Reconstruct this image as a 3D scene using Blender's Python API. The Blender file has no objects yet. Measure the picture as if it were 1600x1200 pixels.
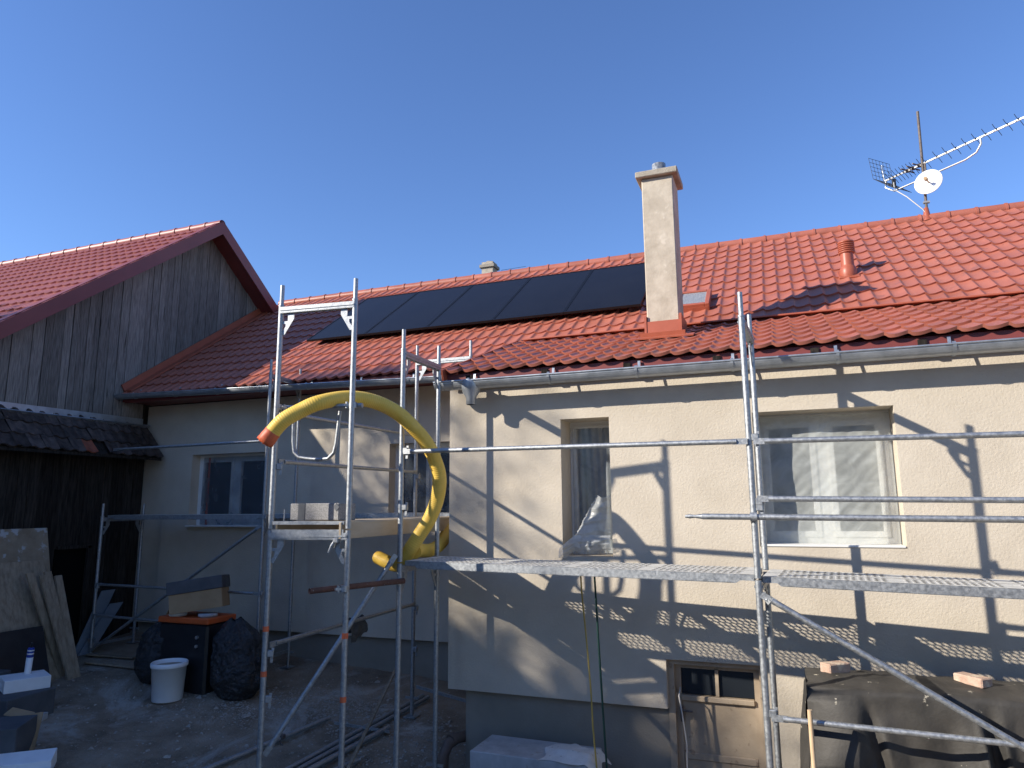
import bpy, math, random
from mathutils import Vector, Matrix, noise
random.seed(7)
S = bpy.context.scene
COL = S.collection
R = math.radians
EZ = 2.5                       # height of the camera above the datum; z below is measured from eye level

# ------------------------------------------------------------------ camera, sky, sun, exposure
cam = bpy.data.cameras.new('camera'); camo = bpy.data.objects.new('camera', cam); COL.objects.link(camo)
cam.sensor_width = 36; cam.lens = 24.975; cam.clip_start = .05; cam.clip_end = 3000
yaw, pit, rol = 0.366807, 0.170593, -0.0077855
fw = Vector((-math.sin(yaw)*math.cos(pit), math.cos(yaw)*math.cos(pit), math.sin(pit)))
rt = Vector((math.cos(yaw), math.sin(yaw), 0)); up = rt.cross(fw)
r2 = rt*math.cos(rol)+up*math.sin(rol); u2 = up*math.cos(rol)-rt*math.sin(rol)
m = Matrix((r2, u2, -fw)).transposed().to_4x4(); m.translation = (0, 0, EZ); camo.matrix_world = m
S.camera = camo
SUN = Vector((0.726, 0.540, -0.427)).normalized()          # direction the light travels
el = math.asin(-SUN.z); az = math.atan2(-SUN.x, -SUN.y)
w = bpy.data.worlds.new('World'); S.world = w; w.use_nodes = True
nt = w.node_tree; bg = nt.nodes['Background']
sky = nt.nodes.new('ShaderNodeTexSky'); sky.sky_type = 'NISHITA'; sky.sun_disc = False
sky.sun_elevation = el; sky.sun_rotation = az; sky.altitude = 300; sky.air_density = 1.0; sky.dust_density = 0.0; sky.ozone_density = 5.5
hs = nt.nodes.new('ShaderNodeHueSaturation'); hs.inputs['Saturation'].default_value = 1.04; hs.inputs['Hue'].default_value = .508; nt.links.new(sky.outputs[0], hs.inputs['Color']); nt.links.new(hs.outputs[0], bg.inputs[0]); bg.inputs[1].default_value = 0.137
sl = bpy.data.lights.new('sun', 'SUN'); sl.energy = 4.6; sl.angle = R(.53); sl.color = (1, .93, .82)
so = bpy.data.objects.new('sun', sl); COL.objects.link(so); so.rotation_euler = SUN.to_track_quat('-Z', 'Y').to_euler(); so.location = (-20, -15, 20)
S.view_settings.view_transform = 'Standard'; S.view_settings.look = 'None'; S.view_settings.exposure = 0.7; S.view_settings.gamma = 1
S.render.engine = 'CYCLES'; S.render.resolution_x = 1024; S.render.resolution_y = 768

# ------------------------------------------------------------------ mesh helpers
ORG = {}
class MB:
    def __init__(s): s.v = []; s.f = []; s.s = []
    def add(s, vs, fs, sm=False):
        o = len(s.v); s.v += [tuple(q) for q in vs]
        for f in fs: s.f.append(tuple(i+o for i in f)); s.s.append(sm)
        return s
    def box(s, c, d, M=None, ch=0.0):
        c = Vector(c); hx, hy, hz = d[0]/2, d[1]/2, d[2]/2
        if ch <= 0:
            vs = [(x*hx, y*hy, z*hz) for x in (-1, 1) for y in (-1, 1) for z in (-1, 1)]
            fs = [(0,1,3,2),(4,6,7,5),(0,4,5,1),(2,3,7,6),(0,2,6,4),(1,5,7,3)]
        else:
            vs = []; idx = {}
            for x in (-1, 1):
                for y in (-1, 1):
                    for z in (-1, 1):
                        for a in range(3):
                            p = [x*(hx-ch), y*(hy-ch), z*(hz-ch)]; p[a] = (x*hx, y*hy, z*hz)[a]
                            idx[(x,y,z,a)] = len(vs); vs.append(tuple(p))
            I = idx; fs = []
            for sg in (-1, 1):
                for a in range(3):
                    b, c2 = (a+1) % 3, (a+2) % 3; q = []
                    for sb, sc in ((-1,-1),(1,-1),(1,1),(-1,1)):
                        k = [0,0,0]; k[a] = sg; k[b] = sb; k[c2] = sc; q.append(I[(k[0],k[1],k[2],a)])
                    fs.append(tuple(q if sg > 0 else q[::-1]))
            for a in range(3):
                b, c2 = (a+1) % 3, (a+2) % 3
                for sb in (-1, 1):
                    for sc in (-1, 1):
                        q = []
                        for sa, ax in ((-1,b),(1,b),(1,c2),(-1,c2)):
                            k = [0,0,0]; k[a] = sa; k[b] = sb; k[c2] = sc; q.append(I[(k[0],k[1],k[2],ax)])
                        fs.append(tuple(q if sb*sc < 0 else q[::-1]))
            for x in (-1, 1):
                for y in (-1, 1):
                    for z in (-1, 1):
                        q = [I[(x,y,z,a)] for a in range(3)]; fs.append(tuple(q if x*y*z > 0 else q[::-1]))
        vs = [Vector(q) for q in vs]
        if M: vs = [M @ q for q in vs]
        return s.add([q+c for q in vs], fs)
    def beam(s, a, b, wd, ht, upv=(0, 0, 1), ch=0.0):
        a, b = Vector(a), Vector(b); d = b-a; L = d.length; x = d/L; u = Vector(upv)
        y = u.cross(x)
        if y.length < 1e-4: y = Vector((0,1,0)).cross(x)
        y.normalize(); z = x.cross(y)
        return s.box((a+b)/2, (L, wd, ht), Matrix((x, y, z)).transposed(), ch)
    def path(s, pts, r, n=10, cap=True, sm=True):
        pts = [Vector(q) for q in pts]; N = len(pts); rs = r if isinstance(r, (list, tuple)) else [r]*N
        t0 = (pts[1]-pts[0]).normalized(); ref = Vector((0,0,1)) if abs(t0.z) < .9 else Vector((1,0,0))
        nx = t0.cross(ref).normalized(); vs = []; fs = []
        for i, q in enumerate(pts):
            t = (pts[min(i+1,N-1)]-pts[max(i-1,0)]).normalized()
            nx = (nx-t*nx.dot(t)).normalized(); ny = t.cross(nx)
            for k in range(n):
                an = 2*math.pi*k/n; vs.append(q+(nx*math.cos(an)+ny*math.sin(an))*rs[i])
        for i in range(N-1):
            for k in range(n): fs.append((i*n+k, i*n+(k+1) % n, (i+1)*n+(k+1) % n, (i+1)*n+k))
        s.add(vs, fs, sm)
        if cap:
            s.add(vs[:n], [tuple(range(n))[::-1]]); s.add(vs[-n:], [tuple(range(n))])
        return s
    def tube(s, a, b, r, n=10, rb=None, cap=True): return s.path([a, b], [r, rb if rb is not None else r], n, cap)
    def lathe(s, prof, c, n=24, M=None, sm=True):
        c = Vector(c); vs = []; fs = []
        for r, z in prof:
            for k in range(n):
                q = Vector((r*math.cos(2*math.pi*k/n), r*math.sin(2*math.pi*k/n), z))
                vs.append((M @ q if M else q)+c)
        for i in range(len(prof)-1):
            for k in range(n): fs.append((i*n+k, i*n+(k+1) % n, (i+1)*n+(k+1) % n, (i+1)*n+k))
        s.add(vs, fs, sm)
        return s
    def grid(s, nu, nv, fn, sm=True):
        vs = [fn(i/nu, j/nv) for j in range(nv+1) for i in range(nu+1)]
        fs = [(j*(nu+1)+i, j*(nu+1)+i+1, (j+1)*(nu+1)+i+1, (j+1)*(nu+1)+i) for j in range(nv) for i in range(nu)]
        return s.add(vs, fs, sm)
    def prism(s, poly, ext):
        n = len(poly); e = Vector(ext); a = [Vector(q) for q in poly]; b = [q+e for q in a]
        s.add(a+b, [tuple(range(n))[::-1], tuple(range(n, 2*n))]+[(i, (i+1) % n, n+(i+1) % n, n+i) for i in range(n)])
        return s
    def mesh(s, name, org=(0,0,0)):
        o = Vector(org); me = bpy.data.meshes.new(name)
        me.from_pydata([tuple(Vector(q)-o) for q in s.v], [], s.f); me.polygons.foreach_set('use_smooth', s.s); me.update()
        return me

def link(o): COL.objects.link(o); return o
def thing(name, label, cat, base, group=None):
    o = link(bpy.data.objects.new(name, None)); o.empty_display_size = .2
    o.location = (base[0], base[1], base[2]+EZ); ORG[o.name] = Vector(base)
    o['label'] = label; o['category'] = cat
    if group: o['group'] = group
    return o
def part(name, mb, mat, parent, label=None, stuff=False):
    og = ORG[parent.name]; me = mb.mesh(name, og); me.materials.append(mat)
    o = link(bpy.data.objects.new(name, me)); o.parent = parent; ORG[o.name] = og
    if label: o['label'] = label
    if stuff: o['kind'] = 'stuff'
    return o
def piece(name, me, parent, loc, M=None):           # a part that shares mesh data with its like
    o = link(bpy.data.objects.new(name, me)); o.parent = parent
    T = (M.to_4x4() if M else Matrix.Identity(4)); T.translation = Vector(loc)-ORG[parent.name]; o.matrix_local = T
    return o
def solo(name, mb, mat, label, cat, base, group=None, kind=None):
    me = mb.mesh(name, base); me.materials.append(mat); o = link(bpy.data.objects.new(name, me))
    o.location = (base[0], base[1], base[2]+EZ); ORG[o.name] = Vector(base)
    if kind: o['kind'] = kind
    if label: o['label'] = label
    if cat: o['category'] = cat
    if group: o['group'] = group
    return o
def V(*a): return Vector(a)
def rot(ax, an): return Matrix.Rotation(R(an), 3, ax)

# ------------------------------------------------------------------ materials
def pm(name, c1, c2=None, scale=4, rough=.7, metal=0., bump=0., bscale=60, spec=.4, var=0., stretch=None, c3=None, s3=30, t3=.62, det=6, rough2=None, lo=.35, hi=.65, bdist=.01, local=False, coat=0):
    mt = bpy.data.materials.new(name); mt.use_nodes = True; t = mt.node_tree; N = t.nodes; Lk = t.links.new
    b = N['Principled BSDF']; b.inputs['Roughness'].default_value = rough; b.inputs['Metallic'].default_value = metal
    b.inputs['Specular IOR Level'].default_value = spec
    if coat: b.inputs['Coat Weight'].default_value = coat
    if local: src = N.new('ShaderNodeTexCoord').outputs['Object']
    else: src = N.new('ShaderNodeNewGeometry').outputs['Position']
    oi = N.new('ShaderNodeObjectInfo')
    vec = src
    if stretch or var:
        mp = N.new('ShaderNodeMapping'); Lk(src, mp.inputs['Vector'])
        if stretch: mp.inputs['Scale'].default_value = stretch
        if var:
            ml = N.new('ShaderNodeMath'); ml.operation = 'MULTIPLY'; ml.inputs[1].default_value = 37.0
            Lk(oi.outputs['Random'], ml.inputs[0]); Lk(ml.outputs[0], mp.inputs['Location'])
        vec = mp.outputs[0]
    def nz(sc, d=det, ro=.6):
        n = N.new('ShaderNodeTexNoise'); n.inputs['Scale'].default_value = sc; n.inputs['Detail'].default_value = d; n.inputs['Roughness'].default_value = ro
        Lk(vec, n.inputs['Vector']); return n.outputs['Fac']
    col = None
    if c2:
        rp = N.new('ShaderNodeValToRGB'); rp.color_ramp.elements[0].position = lo; rp.color_ramp.elements[1].position = hi
        rp.color_ramp.elements[0].color = (*c1, 1); rp.color_ramp.elements[1].color = (*c2, 1)
        n1 = nz(scale); Lk(n1, rp.inputs[0]); col = rp.outputs[0]
        if rough2 is not None:
            mr = N.new('ShaderNodeMapRange'); mr.inputs['To Min'].default_value = rough; mr.inputs['To Max'].default_value = rough2
            mr.inputs['From Min'].default_value = lo; mr.inputs['From Max'].default_value = hi
            Lk(n1, mr.inputs['Value']); Lk(mr.outputs[0], b.inputs['Roughness'])
    if c3 and col:
        r3 = N.new('ShaderNodeValToRGB'); r3.color_ramp.elements[0].position = t3; r3.color_ramp.elements[1].position = min(1, t3+.06)
        r3.color_ramp.elements[0].color = (0,0,0,1); r3.color_ramp.elements[1].color = (1,1,1,1); Lk(nz(s3, 4), r3.inputs[0])
        mx = N.new('ShaderNodeMixRGB'); Lk(r3.outputs[0], mx.inputs[0]); Lk(col, mx.inputs[1]); mx.inputs[2].default_value = (*c3, 1); col = mx.outputs[0]
    if var:
        hv = N.new('ShaderNodeHueSaturation'); mr = N.new('ShaderNodeMapRange'); mr.inputs['To Min'].default_value = 1-var; mr.inputs['To Max'].default_value = 1+var
        Lk(oi.outputs['Random'], mr.inputs['Value']); Lk(mr.outputs[0], hv.inputs['Value'])
        if col: Lk(col, hv.inputs['Color'])
        else: hv.inputs['Color'].default_value = (*c1, 1)
        col = hv.outputs[0]
    if col: Lk(col, b.inputs['Base Color'])
    else: b.inputs['Base Color'].default_value = (*c1, 1)
    if bump:
        bp = N.new('ShaderNodeBump'); bp.inputs['Strength'].default_value = bump; bp.inputs['Distance'].default_value = bdist
        Lk(nz(bscale, 5, .65), bp.inputs['Height']); Lk(bp.outputs[0], b.inputs['Normal'])
    return mt
M = {}
M['plaster'] = pm('plaster', (.50,.435,.345), (.59,.52,.42), 2.2, .92, bump=.7, bscale=42, spec=.15, bdist=.007, lo=.28, hi=.66)
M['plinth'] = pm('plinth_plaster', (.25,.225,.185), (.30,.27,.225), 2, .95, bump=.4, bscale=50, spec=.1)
M['chimney'] = pm('chimney_plaster', (.42,.36,.28), (.56,.49,.39), 5, .95, bump=.5, bscale=16, spec=.1, c3=(.60,.53,.43), s3=4, t3=.62)
M['concrete'] = pm('concrete', (.33,.29,.23), (.45,.40,.33), 8, .95, bump=.8, bscale=60, spec=.1)
M['tile'] = pm('red_roof_tile', (.355,.116,.075), (.405,.132,.086), 3, .34, var=.12, spec=.45, bump=.05, bscale=300, rough2=.5, c3=(.30,.105,.075), s3=5, t3=.60)
M['tileflash'] = pm('red_flashing', (.36,.095,.05), (.41,.11,.06), 5, .42, spec=.45)
M['barntile'] = pm('barn_roof_tile', (.29,.094,.082), (.34,.11,.096), 2.5, .46, spec=.4)
M['verge'] = pm('dark_red_verge', (.19,.047,.042), (.22,.056,.05), 2, .45, spec=.4)
M['galv'] = pm('galvanised_steel', (.30,.315,.33), (.44,.455,.465), 38, .46, metal=.8, bump=.12, bscale=90, rough2=.60, c3=(.56,.56,.54), s3=55, t3=.64, det=3)
M['zinc'] = pm('zinc_gutter', (.36,.385,.41), (.47,.495,.52), 10, .38, metal=.7, rough2=.5)
M['deck'] = pm('deck_steel', (.54,.53,.49), (.70,.68,.62), 14, .6, metal=.25, rough2=.72, c3=(.34,.31,.27), s3=20, t3=.64)
M['plydeck'] = pm('timber_deck', (.42,.33,.22), (.55,.45,.32), 6, .8, stretch=(1,.2,1), bump=.2, bscale=60)
M['rust'] = pm('rusty_tube', (.11,.055,.04), (.17,.085,.06), 12, .8, c3=(.5,.47,.44), s3=26, t3=.66, bump=.3)
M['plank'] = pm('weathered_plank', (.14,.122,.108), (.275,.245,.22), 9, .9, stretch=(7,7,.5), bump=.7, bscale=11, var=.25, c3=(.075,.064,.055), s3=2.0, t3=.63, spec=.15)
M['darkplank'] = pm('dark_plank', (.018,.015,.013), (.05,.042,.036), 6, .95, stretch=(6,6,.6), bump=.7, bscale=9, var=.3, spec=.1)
M['oldtile'] = pm('old_clay_tile', (.045,.036,.033), (.105,.08,.07), 9, .92, bump=.6, bscale=40, var=.3, spec=.15, c3=(.16,.12,.095), s3=14, t3=.66)
M['oldtilered'] = pm('broken_clay_tile', (.24,.07,.04), (.30,.09,.05), 9, .9)
M['panel'] = pm('solar_glass', (.011,.011,.014), (.013,.013,.016), 2, .25, spec=.08)
M['panelframe'] = pm('black_anodised', (.010,.010,.012), None, rough=.45, metal=.3)
M['glass'] = pm('window_glass', (.018,.022,.028), None, rough=.06, spec=.6)  # near-black colour carries the darkness of the unlit rooms behind
M['pvc'] = pm('white_window_frame', (.70,.69,.66), (.75,.74,.70), 5, .45)
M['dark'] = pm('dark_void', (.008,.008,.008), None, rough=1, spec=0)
M['yellow'] = pm('yellow_hose', (.80,.515,.075), (.84,.555,.11), 9, .5, spec=.4, c3=(.70,.48,.14), s3=9, t3=.66)
M['orange'] = pm('orange_tape', (.72,.16,.06), (.62,.12,.05), 25, .5)
M['orangelid'] = pm('orange_lid', (.62,.12,.03), (.55,.10,.025), 5, .5)
M['black'] = pm('black_plastic', (.012,.013,.016), (.022,.023,.026), 6, .38, spec=.5)
M['bag'] = pm('black_bag_film', (.010,.011,.014), (.020,.021,.025), 6, .17, spec=.9, bump=1.0, bscale=11, bdist=.09)
M['tarp'] = pm('black_tarp', (.032,.030,.027), (.058,.053,.047), 4, .62, spec=.35, bump=.25, bscale=14, bdist=.02, c3=(.42,.38,.30), s3=12, t3=.672)
M['eps'] = pm('white_foam', (.74,.75,.76), (.80,.81,.82), 6, .9, bump=.3, bscale=200, bdist=.003)
M['epsdim'] = pm('dusty_foam', (.33,.335,.34), (.45,.455,.46), 7, .9, bump=.3, bscale=150, bdist=.003, c3=(.33,.31,.28), s3=9, t3=.62)
M['graphite'] = pm('graphite_foam', (.075,.08,.088), (.10,.105,.115), 5, .85, bump=.4, bscale=220, bdist=.003)
M['greyfoam'] = pm('grey_foam', (.17,.165,.16), (.33,.32,.31), 110, .9, bump=.6, bscale=180, bdist=.004, det=2)
M['card'] = pm('cardboard', (.33,.22,.12), (.39,.27,.155), 5, .9)
M['ply'] = pm('plywood_sheet', (.24,.18,.12), (.34,.27,.19), 4, .85, c3=(.44,.43,.42), s3=5, t3=.56, bump=.2)
M['wood'] = pm('board_wood', (.22,.165,.11), (.34,.27,.19), 6, .85, stretch=(4,4,.6), var=.15, bump=.3, bscale=20)
M['stick'] = pm('pale_wood', (.55,.38,.22), (.63,.46,.29), 8, .7, stretch=(5,5,.7))
M['white'] = pm('white_plastic', (.78,.79,.80), (.82,.83,.84), 5, .4)
M['blue'] = pm('blue_print', (.02,.05,.30), None, rough=.4)
M['redprint'] = pm('red_print', (.45,.03,.04), None, rough=.4)
M['cloth'] = pm('white_cloth', (.60,.60,.58), (.70,.70,.68), 9, .95, c3=(.18,.17,.15), s3=30, t3=.64, bump=.5, bscale=25)
M['rag'] = pm('dark_rag', (.05,.05,.055), (.09,.09,.09), 12, .95)
M['brick'] = pm('brick', (.43,.28,.21), (.54,.40,.31), 14, .95, bump=.8, bscale=60, c3=(.62,.50,.38), s3=8, t3=.55)
M['green'] = pm('green_strap', (.008,.045,.035), None, rough=.6)
M['ycord'] = pm('yellow_cord', (.42,.31,.08), None, rough=.6)
M['wcord'] = pm('white_cord', (.55,.52,.47), None, rough=.6)
M['door'] = pm('old_door_paint', (.37,.29,.205), (.45,.36,.26), 4, .6, c3=(.27,.20,.14), s3=9, t3=.62, bump=.2)
M['vent'] = pm('red_vent_plastic', (.33,.085,.045), (.37,.10,.055), 6, .42)
M['alu'] = pm('antenna_aluminium', (.50,.49,.46), (.60,.59,.57), 30, .45, metal=.8)
M['rustmast'] = pm('dark_mast', (.11,.09,.08), (.19,.16,.14), 20, .7, metal=.4)
M['wire'] = pm('dark_wire', (.05,.05,.05), None, rough=.6, metal=.5)
M['dish'] = pm('white_dish', (.78,.78,.77), None, rough=.45)
M['drain'] = pm('brown_drain', (.13,.09,.07), (.17,.12,.09), 8, .5)
M['sheet'] = pm('grey_glass_sheet', (.16,.19,.22), (.22,.25,.28), 4, .3)
M['leaf'] = pm('leaf', (.05,.075,.02), (.09,.11,.03), 9, .7)
M['bark'] = pm('bark', (.10,.08,.06), (.16,.13,.10), 12, .95, bump=.8, bscale=20)
M['stone'] = pm('gravel_stone', (.26,.23,.19), (.42,.38,.33), 20, .95)
M['clearglass'] = pm('skylight_glass', (.16,.17,.19), (.36,.37,.38), 60, .35, spec=.4)

def film_mat(name, dens, tint, rough=.3, bump=.6, bs=16):
    mt = bpy.data.materials.new(name); mt.use_nodes = True; t = mt.node_tree; N = t.nodes; Lk = t.links.new
    b = N['Principled BSDF']; b.inputs['Base Color'].default_value = (*tint, 1); b.inputs['Roughness'].default_value = rough; b.inputs['Specular IOR Level'].default_value = .7
    tr = N.new('ShaderNodeBsdfTransparent'); tl = N.new('ShaderNodeBsdfTranslucent'); tl.inputs[0].default_value = (*tint, 1)
    m1 = N.new('ShaderNodeMixShader'); m1.inputs[0].default_value = .4; Lk(b.outputs[0], m1.inputs[1]); Lk(tl.outputs[0], m1.inputs[2])
    m2 = N.new('ShaderNodeMixShader'); g = N.new('ShaderNodeNewGeometry')
    n = N.new('ShaderNodeTexNoise'); n.inputs['Scale'].default_value = bs; n.inputs['Detail'].default_value = 5; n.inputs['Distortion'].default_value = 1.2; Lk(g.outputs['Position'], n.inputs['Vector'])
    mr = N.new('ShaderNodeMapRange'); mr.inputs['From Min'].default_value = .3; mr.inputs['From Max'].default_value = .75; mr.inputs['To Min'].default_value = dens-.12; mr.inputs['To Max'].default_value = dens+.15
    Lk(n.outputs['Fac'], mr.inputs['Value']); Lk(mr.outputs[0], m2.inputs[0]); Lk(tr.outputs[0], m2.inputs[1]); Lk(m1.outputs[0], m2.inputs[2])
    bp = N.new('ShaderNodeBump'); bp.inputs['Strength'].default_value = bump; bp.inputs['Distance'].default_value = .03; Lk(n.outputs['Fac'], bp.inputs['Height']); Lk(bp.outputs[0], b.inputs['Normal'])
    Lk(m2.outputs[0], N['Material Output'].inputs[0]); return mt
M['film'] = film_mat('plastic_film', .60, (.70,.73,.70), .3, .3, 5)
M['film2'] = film_mat('crumpled_film', .58, (.72,.74,.72), .3, .25, 7)

def ground_mat():
    mt = bpy.data.materials.new('yard_dirt'); mt.use_nodes = True; t = mt.node_tree; N = t.nodes; Lk = t.links.new; b = N['Principled BSDF']
    g = N.new('ShaderNodeNewGeometry'); b.inputs['Roughness'].default_value = .95; b.inputs['Specular IOR Level'].default_value = .15
    def nz(s, d=8, dist=0):
        n = N.new('ShaderNodeTexNoise'); n.inputs['Scale'].default_value = s; n.inputs['Detail'].default_value = d; n.inputs['Roughness'].default_value = .65; n.inputs['Distortion'].default_value = dist; Lk(g.outputs['Position'], n.inputs['Vector']); return n.outputs['Fac']
    r = N.new('ShaderNodeValToRGB'); e = r.color_ramp.elements; e[0].position = .32; e[0].color = (.18,.138,.098,1); e[1].position = .72; e[1].color = (.42,.345,.265,1)
    x = r.color_ramp.elements.new(.5); x.color = (.29,.23,.165,1); Lk(nz(1.7), r.inputs[0])
    r3 = N.new('ShaderNodeValToRGB'); r3.color_ramp.elements[0].position = .54; r3.color_ramp.elements[1].position = .66; Lk(nz(1.1, 8, .8), r3.inputs[0])
    mx = N.new('ShaderNodeMixRGB'); Lk(r3.outputs[0], mx.inputs[0]); Lk(r.outputs[0], mx.inputs[1]); mx.inputs[2].default_value = (.46,.42,.36,1)
    r4 = N.new('ShaderNodeValToRGB'); r4.color_ramp.elements[0].position = .63; r4.color_ramp.elements[1].position = .70; Lk(nz(55, 3), r4.inputs[0])
    m2 = N.new('ShaderNodeMixRGB'); Lk(r4.outputs[0], m2.inputs[0]); Lk(mx.outputs[0], m2.inputs[1]); m2.inputs[2].default_value = (.42,.40,.37,1)
    Lk(m2.outputs[0], b.inputs['Base Color'])
    bp = N.new('ShaderNodeBump'); bp.inputs['Strength'].default_value = .9; bp.inputs['Distance'].default_value = .03; Lk(nz(35), bp.inputs['Height']); Lk(bp.outputs[0], b.inputs['Normal'])
    return mt
M['dirt'] = ground_mat()

# ------------------------------------------------------------------ ground
def gz(x, y):
    xc = max(-13, min(3, x)); yc = max(5.2, min(9.6, y))
    return -2.09-.065*(xc+9.8)+.09*(yc-8.4)
g = MB()
xs = [-900,-300,-120,-60,-30,-20]+[-14+.25*i for i in range(73)]+[6,8,12,30,60,120,300,900]
ys = [-900,-300,-120,-40,-15,-5,0,2,3]+[3.5+.25*i for i in range(25)]+[10.5,12,15,20,30,60,120,300,900]
def gp(x, y):
    z = gz(x, y)
    if -14 < x < 4 and 3.4 < y < 9.7: z += .035*(noise.noise((x*.9, y*.9, 0)))+.018*noise.noise((x*2.7, y*2.7, 3))
    return (x, y, z)
nx, ny = len(xs), len(ys)
g.add([gp(x, y) for y in ys for x in xs], [(j*nx+i, j*nx+i+1, (j+1)*nx+i+1, (j+1)*nx+i) for j in range(ny-1) for i in range(nx-1)], True)
solo('ground', g, M['dirt'], 'dirt yard with gravel and pale mortar patches', None, (0, 0, -2.7), kind='structure')
def G(x, y, dz=0): return Vector((x, y, gp(x, y)[2]+dz))

# ------------------------------------------------------------------ house
house = thing('house', 'cream plastered house with red tiled roof, chimney and scaffolding along it', 'house', (-2, 9, -2.6))
def wall(x0, x1, z0, z1, y, th, ops):
    mb = MB(); X = sorted({x0, x1, *[q for o in ops for q in o[:2] if x0 <= q <= x1]}); Z = sorted({z0, z1, *[q for o in ops for q in o[2:4] if z0 <= q <= z1]})
    def solid(i, j):
        if not (0 <= i < len(X)-1 and 0 <= j < len(Z)-1): return False
        cx, cz = (X[i]+X[i+1])/2, (Z[j]+Z[j+1])/2
        return not any(o[0] < cx < o[1] and o[2] < cz < o[3] for o in ops)
    for i in range(len(X)-1):
        for j in range(len(Z)-1):
            if not solid(i, j): continue
            a, b, c, d = X[i], X[i+1], Z[j], Z[j+1]; y2 = y+th
            mb.add([(a,y,c),(b,y,c),(b,y,d),(a,y,d)], [(0,1,2,3)]); mb.add([(a,y2,c),(b,y2,c),(b,y2,d),(a,y2,d)], [(3,2,1,0)])
            if not solid(i-1, j): mb.add([(a,y,c),(a,y,d),(a,y2,d),(a,y2,c)], [(0,1,2,3)])
            if not solid(i+1, j): mb.add([(b,y,c),(b,y2,c),(b,y2,d),(b,y,d)], [(0,1,2,3)])
            if not solid(i, j-1): mb.add([(a,y,c),(a,y2,c),(b,y2,c),(b,y,c)], [(0,1,2,3)])
            if not solid(i, j+1): mb.add([(a,y,d),(b,y,d),(b,y2,d),(a,y2,d)], [(0,1,2,3)])
    return mb
YL, YR = 9.15, 6.93
LW = (-9.22, -7.66, -.29, .885); MW = (-5.46, -4.2, -.29, .925); SW = (-2.135, -1.63, -.49, .875); BW = (-.275, .90, -.375, .845); DR = (-1.165, -.30, -3.4, -1.40)
wl = part('wall', wall(-10.28, -3.2, -1.82, 1.75, YL, .34, [LW, MW]), M['plaster'], house, 'shaded plaster wall of the set-back wing')
wr = part('wall', wall(-3.39, 6.2, -3.4, 1.41, YR, .44, [SW, BW, DR, (-3.5, -1.165, -3.5, -1.83)]), M['plaster'], house, 'sunlit plaster wall of the front wing')
mb = MB(); mb.box((-3.215, 8.22, -.2), (.35, 1.85, 3.2)); part('side_wall', mb, M['plaster'], house)
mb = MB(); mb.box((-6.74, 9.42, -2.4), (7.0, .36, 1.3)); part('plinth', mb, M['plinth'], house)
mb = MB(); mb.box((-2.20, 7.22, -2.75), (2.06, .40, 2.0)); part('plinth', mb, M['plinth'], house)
# right-hand end wall and back wall so that the house is closed
mb = MB(); mb.box((6.02, 12.4, -.8), (.34, 10.2, 4.4)); mb.box((-2, 16.3, -.4), (16, .34, 5.2)); part('wall', mb, M['plaster'], house, 'rear and end walls of the house')
# --- windows
def window(o, yf, n, dep=.07, fr=.07, q=.055, gl='glass'):
    x0, x1, z0, z1 = o; f = MB(); mid = .10
    f.box(((x0+x1)/2, yf, z1-fr/2), (x1-x0, dep, fr)); f.box(((x0+x1)/2, yf, z0+fr/2), (x1-x0, dep, fr))
    for x in (x0+fr/2, x1-fr/2): f.box((x, yf, (z0+z1)/2), (fr, dep, z1-z0-2*fr))
    if n == 2: f.box(((x0+x1)/2, yf, (z0+z1)/2), (mid, dep, z1-z0-2*fr))
    fo = part('window', f, M['pvc'], house)
    cols = [(x0+fr, (x0+x1)/2-mid/2), ((x0+x1)/2+mid/2, x1-fr)] if n == 2 else [(x0+fr, x1-fr)]
    for a, b in cols:
        s = MB(); za, zb = z0+fr, z1-fr; ys = yf-.02
        s.box(((a+b)/2, ys, zb-q/2), (b-a, .06, q), ch=.006); s.box(((a+b)/2, ys, za+q/2), (b-a, .06, q), ch=.006)
        for x in (a+q/2, b-q/2): s.box((x, ys, (za+zb)/2), (q, .06, zb-za-2*q), ch=.006)
        part('sash', s, M['pvc'], fo)
        p_ = MB(); p_.box(((a+b)/2, yf+.012, (za+zb)/2), (b-a-2*q, .014, zb-za-2*q)); part('pane', p_, M[gl], fo)
    return fo
w1 = window(LW, 9.36, 2); w2 = window(MW, 9.36, 2); w3 = window(SW, 7.31, 1, fr=.035, q=.035); w4 = window(BW, 7.27, 2, fr=.075)
mb = MB(); mb.box((-8.44, 9.22, -.275), (1.54, .30, .025), ch=.005); part('sill', mb, M['pvc'], w1)
mb = MB(); mb.box((.3125, 7.07, -.364), (1.16, .30, .02), ch=.005); part('sill', mb, M['pvc'], w4)
mb = MB(); mb.beam((-9.0, 9.31, -.27), (-9.0, 9.31, .84), .035, .01, (0,1,0)); part('tape', mb, M['orange'], w1, 'orange-red masking tape along the window edge')
def f1(u, v):
    x = LW[0]+.1+u*(LW[1]-LW[0]-.14); z = LW[2]+.02+v*(LW[3]-LW[2]-.06)
    return (x, 9.30+.008*noise.noise((x*5, z*3, 1)), z)
M['film3'] = film_mat('thin_film', .50, (.20,.23,.26), .3, .2, 2.5); M['film4'] = film_mat('pane_film', .46, (.60,.65,.67), .3, .3, 4)
part('plastic_film', MB().grid(24, 20, f1), M['film3'], w1)
def f1b(u, v):
    x = MW[0]+.12+u*(MW[1]-MW[0]-.14); z = MW[2]+.02+v*(MW[3]-MW[2]-.12)
    return (x, 9.29+.012*noise.noise((x*6, z*3, 5)), z)
part('plastic_film', MB().grid(24, 20, f1b), M['film3'], w2)
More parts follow.
